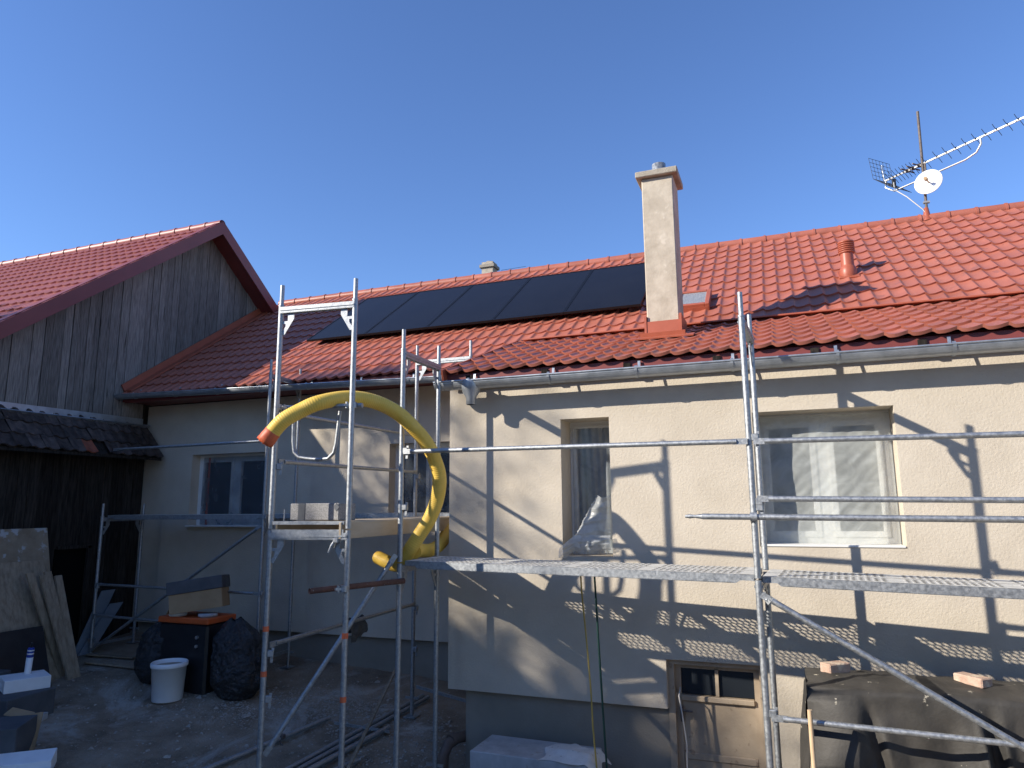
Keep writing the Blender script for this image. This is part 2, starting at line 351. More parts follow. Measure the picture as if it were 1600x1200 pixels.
# big window: film taped over the opening, slack and creased
def f2(u, v):
    x = BW[0]+.012+u*(BW[1]-BW[0]-.024); z = BW[2]+.022+v*(BW[3]-BW[2]-.05)
    e = min(1, 6*min(u, 1-u, v, 1-v)+.05)
    d = .018*noise.noise((x*3.1, z*2.2, 2))+.010*math.sin(x*17+2.2*math.sin(z*4))*(1-v)*.7+.007*noise.noise(((x-z)*13, (x+z)*4, 7))+.004*abs(math.sin(z*9))
    return (x, 7.175+e*d, z)
part('plastic_film', MB().grid(90, 90, f2), M['film'], w4)
# small window: film hanging loose, gathered at the right jamb and spilling over the deck edge
def f3(u, v):                                    # taut thin film over the recessed frame
    x = SW[0]+.03+u*(SW[1]-SW[0]-.05); z = SW[2]+.02+v*(SW[3]-SW[2]-.09)
    return (x, 7.235-.05*u*(1-v)+.012*noise.noise((x*7, z*3, 4))+.006*math.sin(u*40+5*v), z)
part('plastic_film', MB().grid(50, 60, f3), M['film4'], w3)
def f3b(u, v):                                   # the loose lower part, gathered at the right jamb and fanned out in folds
    kx, kz = SW[1]-.012, .11-.44*v               # along the jamb
    lx, lz = -1.785-.235*v**.9, .105-.44*v       # free edge, running down to the left
    x = kx+(lx-kx)*u; z = kz+(lz-kz)*u+.07*math.sin(math.pi*u)*(v-.4)
    fold = (abs(math.sin(v*11+.8*noise.noise((v*6, u*2, 2))))-.5)*.020*math.sin(math.pi*min(1, u*.62+.1))*(1-.5*v)
    return (x+.012*noise.noise((v*22, u*3, 1))*u, 6.905+.10*(1-u)**2-.05*math.sin(math.pi*u)*(.4+.6*v)+fold+.10*u*u*(1-v), z)
part('plastic_film', MB().grid(44, 120, f3b), M['film2'], w3)
def f3c(u, v):                                   # bag-like hem spilling on to the deck
    x = SW[0]-.02+u*(SW[1]-SW[0]+.01); top = -.285-.14*max(0, .3-u)*3
    z = top-v*(.16-.02*math.sin(u*9)); y = 6.90-.055*math.sin(math.pi*min(1, v*.9+.1))*(1+.4*math.sin(u*11))+.02*noise.noise((u*7, v*5, 3))
    return (x+.02*noise.noise((u*4, v*4, 8)), y, max(z, -.50))
part('plastic_film', MB().grid(50, 24, f3c), M['film2'], w3)
# --- basement door
df = MB(); x0, x1, z0, z1 = DR
for x in (x0+.03, x1-.03): df.box((x, 7.06, (z0+z1)/2), (.06, .14, z1-z0))
df.box(((x0+x1)/2, 7.06, z1-.025), (x1-x0-.12, .14, .05)); dr = part('door', df, M['door'], house, 'old beige basement door with two dark top panes')
s = MB(); xa, xb = x0+.06, x1-.06; zt = z1-.05; ya = 7.08
for x in (xa+.025, xb-.025): s.box((x, ya, (zt+z0)/2), (.05, .04, zt-z0))
s.box(((xa+xb)/2, ya, zt-.02), (xb-xa-.1, .04, .04)); s.box(((xa+xb)/2, ya, zt-.15), (.03, .04, .24)); s.box(((xa+xb)/2, ya-.012, zt-.30), (xb-xa-.1, .065, .05), ch=.008)
s.box(((xa+xb)/2, ya, zt-.80), (xb-xa-.1, .04, .06), ch=.006); s.box(((xa+xb)/2, ya+.006, (zt-.325+z0)/2), (xb-xa-.1, .02, zt-.325-z0))
part('door_leaf', s, M['door'], dr)
for a, b in ((xa+.05, (xa+xb)/2-.015), ((xa+xb)/2+.015, xb-.05)):
    q = MB(); q.box(((a+b)/2, ya+.008, zt-.155), (b-a, .01, .225)); part('pane', q, M['glass'], dr)
q = MB(); q.box((xa+.05, ya-.03, zt-.44), (.03, .02, .14), ch=.004); q.tube((xa+.05, ya-.03, zt-.40), (xa+.05, ya-.08, zt-.40), .009); q.tube((xa+.05, ya-.075, zt-.40), (xa+.15, ya-.075, zt-.405), .009); part('handle', q, M['rustmast'], dr)

# --- roofs
ZO, YO, SL = 1.949, 8.701, .68                  # main slope: z = ZO + SL (y - YO)
def zm(y): return ZO+SL*(y-YO)
AN = math.atan(SL); CA, SA = math.cos(AN), math.sin(AN)
YRG = 12.40; EAV = 8.56
S2 = .356; AN2 = math.atan(S2)
def zs(y): return 2.288+S2*(y-9.2)
E2 = 6.75; XV = -3.36
rb = MB(); t = .13
rb.prism([(-10.28, EAV+.06, zm(EAV+.06)-.03), (-10.28, YRG, zm(YRG)-.03), (-10.28, YRG, zm(YRG)-t), (-10.28, EAV+.06, zm(EAV+.06)-t)], (6.9, 0, 0))
rb.prism([(-3.379, 9.0, zm(9.0)-.03), (-3.379, YRG, zm(YRG)-.03), (-3.379, YRG, zm(YRG)-t), (-3.379, 9.0, zm(9.0)-t)], (9.6, 0, 0))
rb.prism([(XV, E2+.05, zs(E2+.05)-.03), (XV, 9.3, zs(9.3)-.03), (XV, 9.3, zs(9.3)-.12), (XV, E2+.05, zs(E2+.05)-.12)], (9.56, 0, 0))
rb.prism([(-10.28, YRG+.003, zm(YRG)-.03), (-10.28, 16.8, zm(YRG)-.03-SL*4.4), (-10.28, 16.8, zm(YRG)-.15-SL*4.4), (-10.28, YRG+.003, zm(YRG)-.15)], (16.5, 0, 0))
roof = part('roof', rb, M['verge'], house, 'red roof with a steep main slope and a shallow front slope')
TW, TL = .183, .35
PU = [0,.05,.11,.18,.27,.40,.55,.70,.83,.93,1]; PW = [1,.96,.62,.20,.02,.04,.17,.40,.68,.90,1]
def tile_mesh(name, mat, hgt=.023, step=.024, wd=TW, ln=TL):
    mb = MB(); n = len(PU); a = []; b = []; c = []
    for u_, w_ in zip(PU, PW):
        sag = -.012*math.sin(math.pi*u_)            # lower edge of each tile bows a little downhill
        a.append((u_*wd, sag, w_*hgt+step)); c.append((u_*wd, sag+.004, w_*hgt-.006)); b.append((u_*wd, ln+.03, w_*hgt-.002))
    mb.add(a+b, [(i, i+1, n+i+1, n+i) for i in range(n-1)], True); mb.add(c+a, [(i, i+1, n+i+1, n+i) for i in range(n-1)], True)
    me = mb.mesh(name); me.materials.append(mat); return mb, me
tmb, tme = tile_mesh('roof_tile', M['tile'])
def slopeM(an): return Matrix(((1,0,0),(0,math.cos(an),-math.sin(an)),(0,math.sin(an),math.cos(an))))
MM, MS = slopeM(AN), slopeM(AN2)
tiles = []
for k in range(13):
    y = EAV+k*TL*CA; x = -10.22
    while x < 6.15:
        if x+TW < -3.30 or k >= 2: tiles.append(((x, y, zm(y)), MM))
        x += TW
k = 0
while E2+k*TL*math.cos(AN2) < 9.1:
    y = E2+k*TL*math.cos(AN2); x = XV+.01
    while x < 6.15: tiles.append(((x, y, zs(y)), MS)); x += TW
    k += 1
def vis(q): return -1.13*q[1] < q[0] < .315*q[1]
def hid(q): return -7.3 < q[0] < -1.9 and 9.85 < q[1] < 11.3 and q[2] > 2.7
order = sorted(tiles, key=lambda q: (not vis(q[0]), hid(q[0]), Vector(q[0]).length))
for loc, Mx in order[:300]: piece('roof_tile', tme, roof, loc, Mx)
rest = MB()
for loc, Mx in order[300:]:
    L = Vector(loc); o = len(rest.v); rest.v += [tuple(Mx @ Vector(q)+L) for q in tmb.v]
    rest.f += [tuple(i+o for i in f) for f in tmb.f]; rest.s += tmb.s
part('roof_tile_field', rest, M['tile'], roof, stuff=True)
# ridge caps
cap = MB(); cap.path([(0,0,0),(.40,0,0)], [.085,.085], 14, cap=False); cap.path([(0,0,0),(.035,0,0)], [.097,.097], 14, cap=True)
cme = cap.mesh('ridge_cap'); cme.materials.append(M['tile'])
for i in range(42): piece('ridge_cap', cme, roof, (-10.25+.39*i, YRG, zm(YRG)-.005))
# flashing strip between the slopes, wall flashing, verge of the front slope
mb = MB(); mb.prism([(XV+.08, 8.955, zs(8.955)+.072), (XV+.08, 9.16, zm(9.16)+.006), (XV+.08, 9.16, zm(9.16)-.015), (XV+.08, 8.955, zs(8.955)+.055)], (9.45, 0, 0)); part('roof_flashing', mb, M['tileflash'], roof)
mb = MB(); mb.beam((-10.19, 8.62, zm(8.62)+.05), (-10.19, 12.2, zm(12.2)+.05), .17, .03, (0,-SA,CA)); mb.beam((-10.262, 8.6, zm(8.6)+.10), (-10.262, 12.2, zm(12.2)+.10), .02, .16, (0,-SA,CA)); part('roof_flashing', mb, M['tileflash'], roof, 'orange-red flashing against the barn gable')
mb = MB(); mb.beam((XV-.012, 6.70, zs(6.70)-.015), (XV-.012, 9.02, zs(9.02)-.015), .022, .12, (0,0,1)); part('verge', mb, M['tileflash'], roof)
# eave boards and filler under the tile ends
mb = MB(); mb.beam((XV, 6.875, 1.335), (6.15, 6.875, 1.335), .012, .15, (0,0,1)); part('fascia', mb, M['verge'], roof)
mb = MB(); mb.beam((-10.2, EAV+.045, zm(EAV)-.07), (-3.45, EAV+.045, zm(EAV)-.07), .012, .09, (0,0,1)); part('fascia', mb, M['verge'], roof)
mb = MB(); mb.box((-6.8, 8.9, 1.78), (6.8, .5, .03)); mb.box((1.4, 6.90, 1.425), (9.5, .07, .02)); part('soffit', mb, M['verge'], roof)
# rafter-end brackets under the front eave
for i in range(11):
    mb = MB(); mb.box((-3.1+.85*i, 6.83, 1.345), (.07, .09, .07)); part('rafter_end', mb, M['darkplank'], roof)
# gutters
def gutter(a, b, r, nbr):
    mb = MB(); a, b = Vector(a), Vector(b); n = 12; vs = []
    for P_ in (a, b):
        for rr in (r, r-.004):
            for i in range(n+1):
                an = math.pi+math.pi*i/n; vs.append(P_+Vector((0, math.cos(an)*rr, math.sin(an)*rr)))
    q = n+1
    for i in range(n):
        mb.add([vs[i], vs[i+1], vs[2*q+i+1], vs[2*q+i]], [(0,1,2,3)], True); mb.add([vs[q+i], vs[q+i+1], vs[3*q+i+1], vs[3*q+i]], [(3,2,1,0)], True)
    mb.add(vs[:q], [tuple(range(q))]); mb.add(vs[2*q:3*q], [tuple(range(q))[::-1]])
    mb.tube(a+Vector((0,-r,0)), b+Vector((0,-r,0)), .010, 8); go = part('gutter', mb, M['zinc'], house)
    for i in range(nbr):
        c = a.lerp(b, (i+.45)/nbr); k = MB(); pts = [c+Vector((0, math.cos(an)*(r+.005), math.sin(an)*(r+.005))) for an in [math.pi+math.pi*j/10 for j in range(11)]]
        for p0, p1 in zip(pts[:-1], pts[1:]): k.beam(p0, p1, .004, .026, (1,0,0))
        k.beam(pts[0], pts[0]+Vector((0, .03, .025)), .004, .026, (1,0,0)); k.beam(pts[-1], pts[-1]+Vector((0, .02, .10)), .005, .026, (1,0,0)); part('bracket', k, M['zinc'], go)
    return go
gr = gutter((-3.42, 6.67, 1.292), (6.2, 6.68, 1.276), .083, 11)
gutter((-10.24, 8.50, 1.86), (-3.45, 8.50, 1.715), .07, 8)
mb = MB(); mb.lathe([(.10,.10),(.105,.05),(.09,-.02),(.052,-.085),(.050,-.15),(.046,-.155)], (-3.02, 6.67, 1.20), 18); part('outlet', mb, M['zinc'], gr)
# chimney
CX, CY, CWd = -1.235, 8.36, .375
ch = MB(); ch.box((CX, CY, 2.87), (CWd, .42, 2.1), ch=.012); cho = part('chimney', ch, M['chimney'], house, 'tall rough plastered chimney with a concrete cap')
k = MB(); k.box((CX, CY, 3.955), (.50, .55, .075), ch=.008); k.box((CX, CY, 3.99), (.36, .4, .04)); part('chimney_cap', k, M['concrete'], cho)
k = MB(); k.lathe([(.085,-.06),(.085,.13),(.078,.13),(.078,-.04)], (CX, CY, 4.04), 20); part('flue', k, M['galv'], cho)
k = MB()
k.box((CX, CY-.222, 2.045), (CWd+.05, .02, .15)); k.box((CX, CY-.262, 1.93), (CWd+.14, .09, .10), rot('X', 14)); k.box((CX, CY-.33, 1.905), (CWd+.34, .16, .015), rot('X', 20))
for s_ in (-1, 1): k.box((CX+s_*(CWd/2+.015), CY, 2.08), (.025, .48, .22)); k.box((CX+s_*(CWd/2+.06), CY-.03, 2.0), (.09, .52, .03), rot('X', 19))
part('chimney_flashing', k, M['tileflash'], cho)
# skylight
sk = MB(); SY = 9.86; MMx = MM
c0 = Vector((-1.06, SY, zm(SY)+.07)); wd_, hg_ = .40, .56
for dx in (-wd_/2, wd_/2): sk.box(c0+MMx @ Vector((dx, 0, 0)), (.06, hg_+.06, .11), MMx, ch=.006)
for dy in (-hg_/2, hg_/2): sk.box(c0+MMx @ Vector((0, dy, 0)), (wd_-.06, .06, .11), MMx, ch=.006)
sk.box(c0+MMx @ Vector((0, -.40, -.055)), (wd_+.34, .24, .012), MMx); sk.box(c0+MMx @ Vector((0, -.30, -.03)), (wd_+.04, .03, .08), MMx)
sko = part('skylight', sk, M['tileflash'], roof, 'small red-framed roof window behind the chimney')
k = MB(); k.box(c0+MMx @ Vector((0, 0, .03)), (wd_-.06, hg_-.06, .012), MMx); part('pane', k, M['clearglass'], roof)

# ------------------------------------------------------------------ solar panels, vent, aerial on the roof
pw, pl = 1.134, 2.20
labs = ['black solar panel at the barn end of the row', 'black solar panel second in the row counted from the barn', 'black solar panel in the very middle of the row of five', 'black solar panel second in the row counted from the chimney', 'black solar panel beside the chimney']
for i in range(5):
    xc = -7.46+.567+i*1.137; yc = 9.72+pl*CA/2; c = Vector((xc, yc, zm(yc)+.15))
    t_ = thing('solar_panel', labs[i], 'solar panel', c, 'solar panels on the main roof slope')
    mb = MB()
    for dx in (-1, 1): mb.box(c+MM @ Vector((dx*(pw/2-.012), 0, 0)), (.022, pl, .035), MM)
    for dy in (-1, 1): mb.box(c+MM @ Vector((0, dy*(pl/2-.012), 0)), (pw-.046, .022, .035), MM)
    part('frame', mb, M['panelframe'], t_)
    mb = MB(); mb.box(c+MM @ Vector((0, 0, .006)), (pw-.046, pl-.046, .012), MM); part('glass', mb, M['panel'], t_)
    for dy in (-.5, .5):
        mb = MB(); mb.box(c+MM @ Vector((0, dy*pl*.56, -.047)), (pw, .04, .05), MM); mb.box(c+MM @ Vector((-.3, dy*pl*.56, -.10)), (.04, .04, .10), MM); part('mounting_rail', mb, M['panelframe'], t_)
t_ = thing('vent_pipe', 'red-brown plastic vent pipe with louvred cap on the roof slope', 'vent', (.96, 10.34, zm(10.34)))
b0 = Vector((.96, 10.34, zm(10.34)))
mb = MB(); mb.box(b0+Vector((0,0,.02)), (.26, .30, .03), MM, ch=.006); part('base_plate', mb, M['vent'], t_)
mb = MB(); mb.lathe([(.10,-.06),(.112,.0),(.112,.06),(.10,.11),(.085,.135),(.083,.15),(.083,.33)], b0, 20); part('pipe', mb, M['vent'], t_)
mb = MB(); pr = [(.083,.31)]
for i in range(5): z = .32+.028*i; pr += [(.106,z),(.106,z+.014),(.088,z+.015),(.088,z+.027)]
pr += [(.106,.46),(.102,.485),(.03,.495),(0.001,.495)]; mb.lathe(pr, b0, 20); part('cap', mb, M['vent'], t_)

mb0 = Vector((2.35, 12.38, zm(12.38)))
t_ = thing('aerial_mast', 'thin dark steel mast standing on the roof ridge', 'mast', mb0)
mb = MB(); mb.tube(mb0-Vector((0,0,.25)), (2.385, 12.38, 6.31), .021, 10); part('pole', mb, M['rustmast'], t_)
mb = MB(); mb.lathe([(.085,-.06),(.05,.05),(.034,.16),(.024,.17)], mb0+Vector((0,0,.03)), 14); part('flashing_cone', mb, M['vent'], t_)
mb = MB(); mb.path([(2.36,12.36,4.50),(2.30,12.35,4.62),(2.10,12.38,4.88),(1.97,12.6,5.12),(1.99,12.72,5.30)], .008, 6); part('cable', mb, M['wcord'], t_)
B0, BD = Vector((1.88, 12.86, 5.40)), Vector((.725, -.689, 0)); BP = Vector((.689, .725, 0))
t_ = thing('tv_antenna', 'long television aerial with mesh reflector on the ridge mast', 'antenna', B0)
mb = MB(); mb.beam(B0, B0+BD*2.75, .022, .022); part('boom', mb, M['alu'], t_)
ds = [.10+.062*i for i in range(8)]+[.66+.085*i for i in range(2)]+[.93+.152*i for i in range(12)]
for i, d in enumerate(ds):
    e = MB(); c = B0+BD*d; L = .125-.0012*i
    for s1 in (-1, 1):
        for s2 in (-1, 1):
            e.path([c+BP*s1*.012, c+BP*s1*L*.5+Vector((0,0,s2*L*.20)), c+BP*s1*L+Vector((0,0,s2*L*.62))], .0042, 5)
    e.box(c+Vector((0,0,.012)), (.03,.03,.02)); part('director', e, M['wire'], t_)
e = MB()
for i in range(3):
    c = B0+BD*(.42+.1*i); e.tube(c-BP*.16, c+BP*.16, .012, 6); e.box(c, (.05,.05,.05))
part('dipole', e, M['rustmast'], t_)
mb = MB(); mb.path([B0+BD*.02+Vector((0,0,-.02)), B0+BD*.0+Vector((0,0,-.12)), B0+BD*.15+Vector((0,0,-.24)), B0+BD*.62+Vector((0,0,-.24)), B0+BD*1.35+Vector((0,0,-.24)), B0+BD*1.52+Vector((0,0,-.20)), B0+BD*1.60+Vector((0,0,-.10)), B0+BD*1.60], .013, 8); part('support_arm', mb, M['alu'], t_)
mb = MB(); mb.tube(B0+BD*.72+Vector((0,0,-.25)), B0+BD*.72, .014, 8); mb.box(B0+BD*.64+Vector((0,0,-.24)), (.07,.08,.07), ch=.01); part('clamp', mb, M['rustmast'], t_)
mb = MB(); mb.box(B0+BD*.16+Vector((0,0,-.09)), (.06,.06,.11), ch=.008); part('junction_box', mb, M['black'], t_)
for s_ in (1, -1):
    mb = MB(); o = B0-BD*.02; ex = (BD*(.12 if s_ > 0 else .55)*-1*(1 if s_ > 0 else -1)+Vector((0,0,s_*(1 if s_ > 0 else .5)))).normalized()
    for i in range(7): q = o+BP*(.26*(i/3-1)); mb.tube(q, q+ex*.40, .0035, 5)
    for j in range(6): q = o+ex*(.40*j/5); mb.tube(q-BP*.26, q+BP*.26, .0035, 5)
    part('mesh_reflector', mb, M['wire'], t_)
mb = MB(); mb.tube(B0+Vector((0,0,-.02)), B0-BD*.03+Vector((0,0,.30)), .014, 8); part('reflector_arm', mb, M['alu'], t_)
dc = Vector((2.40, 12.22, 5.00)); dn = Vector((-.42,-.86,.10)).normalized(); DM = dn.to_track_quat('Z', 'Y').to_matrix()
t_ = thing('satellite_dish', 'small white round dish on the ridge mast below the aerial', 'dish', dc)
mb = MB(); mb.lathe([(.001,.0),(.05,.002),(.1,.009),(.15,.021),(.2,.037),(.205,.030),(.15,.010),(.05,-.010),(.001,-.012)], dc, 28, DM); part('reflector', mb, M['dish'], t_)
mb = MB(); mb.tube(dc, dc+dn*.16, .012, 8); mb.tube(dc+dn*.12, dc+dn*.17, .028, 10); part('feed', mb, M['card'], t_)
mb = MB(); mb.beam(dc-dn*.012, Vector((2.37,12.38,4.98)), .03, .03); mb.box((2.365,12.38,4.74), (.09,.06,.03)); part('bracket', mb, M['alu'], t_)

# ------------------------------------------------------------------ barn
XB = -10.30
barn = thing('barn', 'old barn with weathered plank gable and dark red roof', 'barn', (-11, 8, -2.2))
BRY, BRZ, BS = 10.23, 5.46, .757; XG = -9.95; BF = 3.3
def zb(y): return BRZ-BS*abs(y-BRY)
rm = MB()
for y0, y1 in ((BF, BRY), (14.2, BRY)):
    rm.prism([(-26, y0, zb(y0)-.03), (-26, y1, zb(y1)-.03), (-26, y1, zb(y1)-.15), (-26, y0, zb(y0)-.15)], (26+XG-.02, 0, 0))
bro = part('roof', rm, M['verge'], barn)
bt, _ = tile_mesh('barn_tile', M['barntile'], .010, .030)
f = MB(); ABn = math.atan(BS); MBn = slopeM(ABn)
for k in range(25):
    y = BRY-(k+1)*TL*math.cos(ABn)
    if y < BF: break
    for j in range(66):
        L = Vector((XG-.06-(j+1)*TW, y, zb(y))); o = len(f.v); f.v += [tuple(MBn @ Vector(q)+L) for q in bt.v]
        f.f += [tuple(i+o for i in ff) for ff in bt.f]; f.s += bt.s
part('roof_tile_field', f, M['barntile'], bro, stuff=True)
cme2 = cap.mesh('ridge_cap'); cme2.materials.append(M['barntile'])
for i in range(33): piece('ridge_cap', cme2, bro, (XG-.40-.39*i, BRY, BRZ+.005))
for y0, y1, nm in ((BF, BRY, 0), (14.2, BRY, 1)):
    mb = MB(); mb.prism([(XG, y0, zb(y0)+.055), (XG, y1, zb(y1)+.055), (XG, y1, zb(y1)-.20), (XG, y0, zb(y0)-.20)], (.03, 0, 0))
    mb.prism([(XG+.0, y0, zb(y0)+.06), (XG, y1, zb(y1)+.06), (XG, y1, zb(y1)+.075), (XG, y0, zb(y0)+.075)], (-.14, 0, 0)); part('verge_board', mb, M['verge'], bro)
# gable backing and planks
gb = MB(); gb.prism([(XB-.05, BF+.3, -2.6), (XB-.05, 13.6, -2.6), (XB-.05, 13.6, zb(13.6)-.14), (XB-.05, BRY, BRZ-.14), (XB-.05, BF+.3, zb(BF+.3)-.14)], (-.12, 0, 0)); gb.box((-18, BF+.5, -1.2), (15.2, .2, 3.2)); gb.box((-18, 13.5, 0), (15.2, .2, 5.4))
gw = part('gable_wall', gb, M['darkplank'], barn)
y = 12.95; i = 0
while y > BF+.4:
    wdt = random.choice((.105,.12,.135,.15,.165,.18)); y0 = y-wdt
    t0, t1 = zb(y0)-.10, zb(y)-.10; top = min(t0, t1); bot = 1.30+random.uniform(-.05,.03)
    if y > 8.9: bot = max(bot, zm((y0+y)/2)-.2) if y > 9.2 else 1.2
    if top-bot > .08:
        mb = MB(); off = random.uniform(0,.016); g_ = random.uniform(.003,.010); tw = random.uniform(-.012,.012)
        mb.prism([(XB+off, y0+g_, bot), (XB+off, y-.002, bot), (XB+off, y-.002+tw*.3, t1), (XB+off, y0+g_+tw*.3, t0)], (-.03, 0, 0)); part('plank', mb, M['plank'], gw)
    y = y0
# dark lower wall planks with a doorway hole
y = 9.12
while y > 4.2:
    wdt = random.choice((.13,.15,.17,.19)); y0 = y-wdt; bot = gz(XB, y)-.05
    if 7.72 < (y0+y)/2 < 8.2: bot = -.58
    mb = MB(); off = random.uniform(0,.014); g_ = random.uniform(.003,.009)
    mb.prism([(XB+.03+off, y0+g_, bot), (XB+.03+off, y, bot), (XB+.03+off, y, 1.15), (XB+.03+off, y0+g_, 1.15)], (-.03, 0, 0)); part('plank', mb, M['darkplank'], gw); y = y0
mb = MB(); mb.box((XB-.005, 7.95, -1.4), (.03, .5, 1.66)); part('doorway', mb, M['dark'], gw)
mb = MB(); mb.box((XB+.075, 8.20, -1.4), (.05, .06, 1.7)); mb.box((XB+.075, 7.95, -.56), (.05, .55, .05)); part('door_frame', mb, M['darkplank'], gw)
# lean-to canopy of old tiles
lt = MB(); a0, b0_ = Vector((XB+.035, 0, 1.42)), Vector((-9.80, 0, .85)); LD = (b0_-a0); LL = LD.length; LDn = LD.normalized(); LN = Vector((-LDn.z, 0, LDn.x))
if LN.z < 0: LN = -LN
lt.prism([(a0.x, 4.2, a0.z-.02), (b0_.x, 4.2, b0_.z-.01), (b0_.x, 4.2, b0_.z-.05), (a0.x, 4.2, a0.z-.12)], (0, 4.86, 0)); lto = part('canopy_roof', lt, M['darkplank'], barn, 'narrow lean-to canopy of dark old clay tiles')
lm = MB(); pu = [0,.15,.3,.45,.6,.75,.9,1]; pz = [.8,1,.8,.35,.05,0,.3,.8]; n = 8; TWc = .205; TLc = LL/3+.05
lo_ = [(u*TWc, 0, z*.035+.022) for u, z in zip(pu, pz)]; hi_ = [(u*TWc, TLc, z*.035) for u, z in zip(pu, pz)]; un = [(u*TWc, .002, z*.035-.004) for u, z in zip(pu, pz)]
lm.add(lo_+hi_, [(i, i+1, n+i+1, n+i) for i in range(n-1)], True); lm.add(un+lo_, [(i, i+1, n+i+1, n+i) for i in range(n-1)], True)
lme = lm.mesh('clay_tile'); lme.materials.append(M['oldtile']); lmr = lm.mesh('clay_tile'); lmr.materials.append(M['oldtilered'])
for r_ in range(3):
    base = a0+LDn*(LL/3*(r_+1)+.01)
    for c_ in range(24):
        yy = 9.06-(c_+1)*TWc+random.uniform(-.008,.008)
        if r_ == 2 and c_ in (5,): continue
        Mx = Matrix((Vector((0,1,0)), -LDn, LN)).transposed() @ rot('Z', random.uniform(-2.2,2.2)) @ rot('X', random.uniform(-2.5,1.5))
        piece('clay_tile', lmr if (r_, c_) in ((2,6),(1,13)) else lme, lto, Vector((base.x, yy, base.z))+LN*random.uniform(0,.014), Mx)
mb = MB(); mb.beam((XB+.045, 4.2, 1.43), (XB+.075, 9.0, 1.455), .012, .13, (0,0,1)); mb.beam((XB+.09, 4.2, 1.37), (XB+.12, 9.1, 1.395), .012, .07, (.8,0,.6)); part('canopy_flashing', mb, M['zinc'], lto)

# ------------------------------------------------------------------ neighbour's chimney beyond the ridge
t_ = thing('neighbour_house', 'neighbouring house of which only a concrete chimney shows beyond the ridge', 'house', (-7, 20, -2.2))
mb = MB(); mb.box((-7, 20, .3), (9, 6, 5.2)); part('wall', mb, M['plinth'], t_)
mb = MB(); mb.prism([(-11.6, 16.6, 2.7), (-11.6, 20, 5.0), (-11.6, 23.4, 2.7)], (9.2, 0, 0)); part('roof', mb, M['oldtile'], t_)
mb = MB(); mb.box((-8.0, 19.0, 5.76), (.36, .36, 3.0)); c_ = part('chimney', mb, M['concrete'], t_)
mb = MB(); mb.box((-8.0, 19.0, 7.13), (.47, .47, .09)); mb.lathe([(.13,0),(.13,.08),(.10,.14),(0.001,.15)], (-8.0, 19.0, 7.175), 12); part('chimney_cap', mb, M['plinth'], c_)
mb = MB()
for i in range(2): mb.tube((-7.7, 19.2, 7.0+.07*i), (-6.9, 19.2, 7.03+.06*i), .006, 5)
for i in range(4): mb.tube((-7.55+.2*i, 19.2, 6.82), (-7.55+.2*i, 19.2, 7.0), .005, 5)
mb.tube((-7.3,19.2,4.4),(-7.3,19.2,7.0),.010,6); part('aerial', mb, M['wire'], t_)
#APPEND#
# ------------------------------------------------------------------ the rest of the farmyard, outside the frame (casts the yard's shade), and an added house that blocks sky light
t_ = thing('barn_wing', 'long barn wing with tiled gable roof along the yard side', 'barn', (-14, -5, -2.4))
mb = MB(); mb.box((-14, -5, -.6), (7.6, 14.6, 4.6)); part('wall', mb, M['darkplank'], t_)
mb = MB(); mb.prism([(-18.6, -12.6, 1.75), (-14, -12.6, 5.1), (-9.6, -12.6, 1.85), (-9.6, -12.6, 1.7), (-14, -12.6, 4.95), (-18.6, -12.6, 1.6)], (0, 15.2, 0)); part('roof', mb, M['barntile'], t_)
t_ = thing('sky_blocker_house', 'added unseen two storey house block that screens off sky light', 'house', (2, -14, -2.8))  # added house, never in view, sized to hold back sky light on the walls
mb = MB(); mb.box((2, -14, .4), (17, 8, 6.4)); part('wall', mb, M['plinth'], t_)
mb = MB(); mb.prism([(-7, -18.5, 3.5), (-7, -14, 6.8), (-7, -9.5, 3.5)], (18, 0, 0)); part('roof', mb, M['barntile'], t_)
for i in range(5):
    mb = MB(); mb.box((-4.5+3.2*i, -9.99, 1.2), (1.1, .06, 1.4)); part('window', mb, M['pvc'], t_)

def tree(tx, ty, h, cr0, dens, seed, label):
    tb = V(tx, ty, -2.4); t_ = thing('tree', label, 'tree', tb, 'trees behind the barn wing'); rt_ = random.Random(seed); mb = MB(); mb.path([tb, tb+V(.1,.1,h*.35), tb+V(-.1,.2,h*.7), tb+V(.1,.1,h)], [.26,.20,.13,.03], 10); tips = []
    n = 26
    for i in range(n):
        f = i/(n-1); z = h*(.45+.53*f); a = i*2.4+seed; L = cr0*(1-.75*f*f)*rt_.uniform(.7,1.1); o = tb+V(0,.15,z); e = o+V(math.cos(a)*L, math.sin(a)*L, L*.35); m_ = o.lerp(e,.5)+V(0,0,.15); mb.path([o, m_, e], [.07,.045,.012], 6); tips += [m_, o.lerp(e,.75), e, e]
    part('trunk', mb, M['bark'], t_); cr_ = MB()
    for q in tips:
        for k in range(dens):
            c = q+V(rt_.gauss(0,.36), rt_.gauss(0,.36), rt_.gauss(0,.28)); s_ = rt_.uniform(.06,.11); n_ = V(rt_.gauss(0,1), rt_.gauss(0,1), rt_.gauss(0,1)).normalized(); x_ = n_.orthogonal().normalized()*s_; y_ = n_.cross(x_).normalized()*s_*.55
            cr_.add([c-x_, c-y_, c+x_, c+y_], [(0,1,2,3)])
    part('crown', cr_, M['leaf'], t_)
tree(-19.2, -1.7, 12.2, 2.7, 48, 3, 'tallest sparse tree behind the barn wing')
tree(-20.0, -5.2, 13.2, 2.2, 20, 5, 'slender middle tree behind the barn wing')
tree(-20.2, -7.9, 11.7, 1.5, 46, 9, 'narrow dense tree at the far end of the barn wing')
tree(-20.1, -6.6, 11.35, 1.5, 50, 21, 'low rounded tree between two taller ones behind the barn wing')
tree(-21.0, -12.0, 10.7, 2.8, 60, 13, 'last dense tree beyond the barn wing')

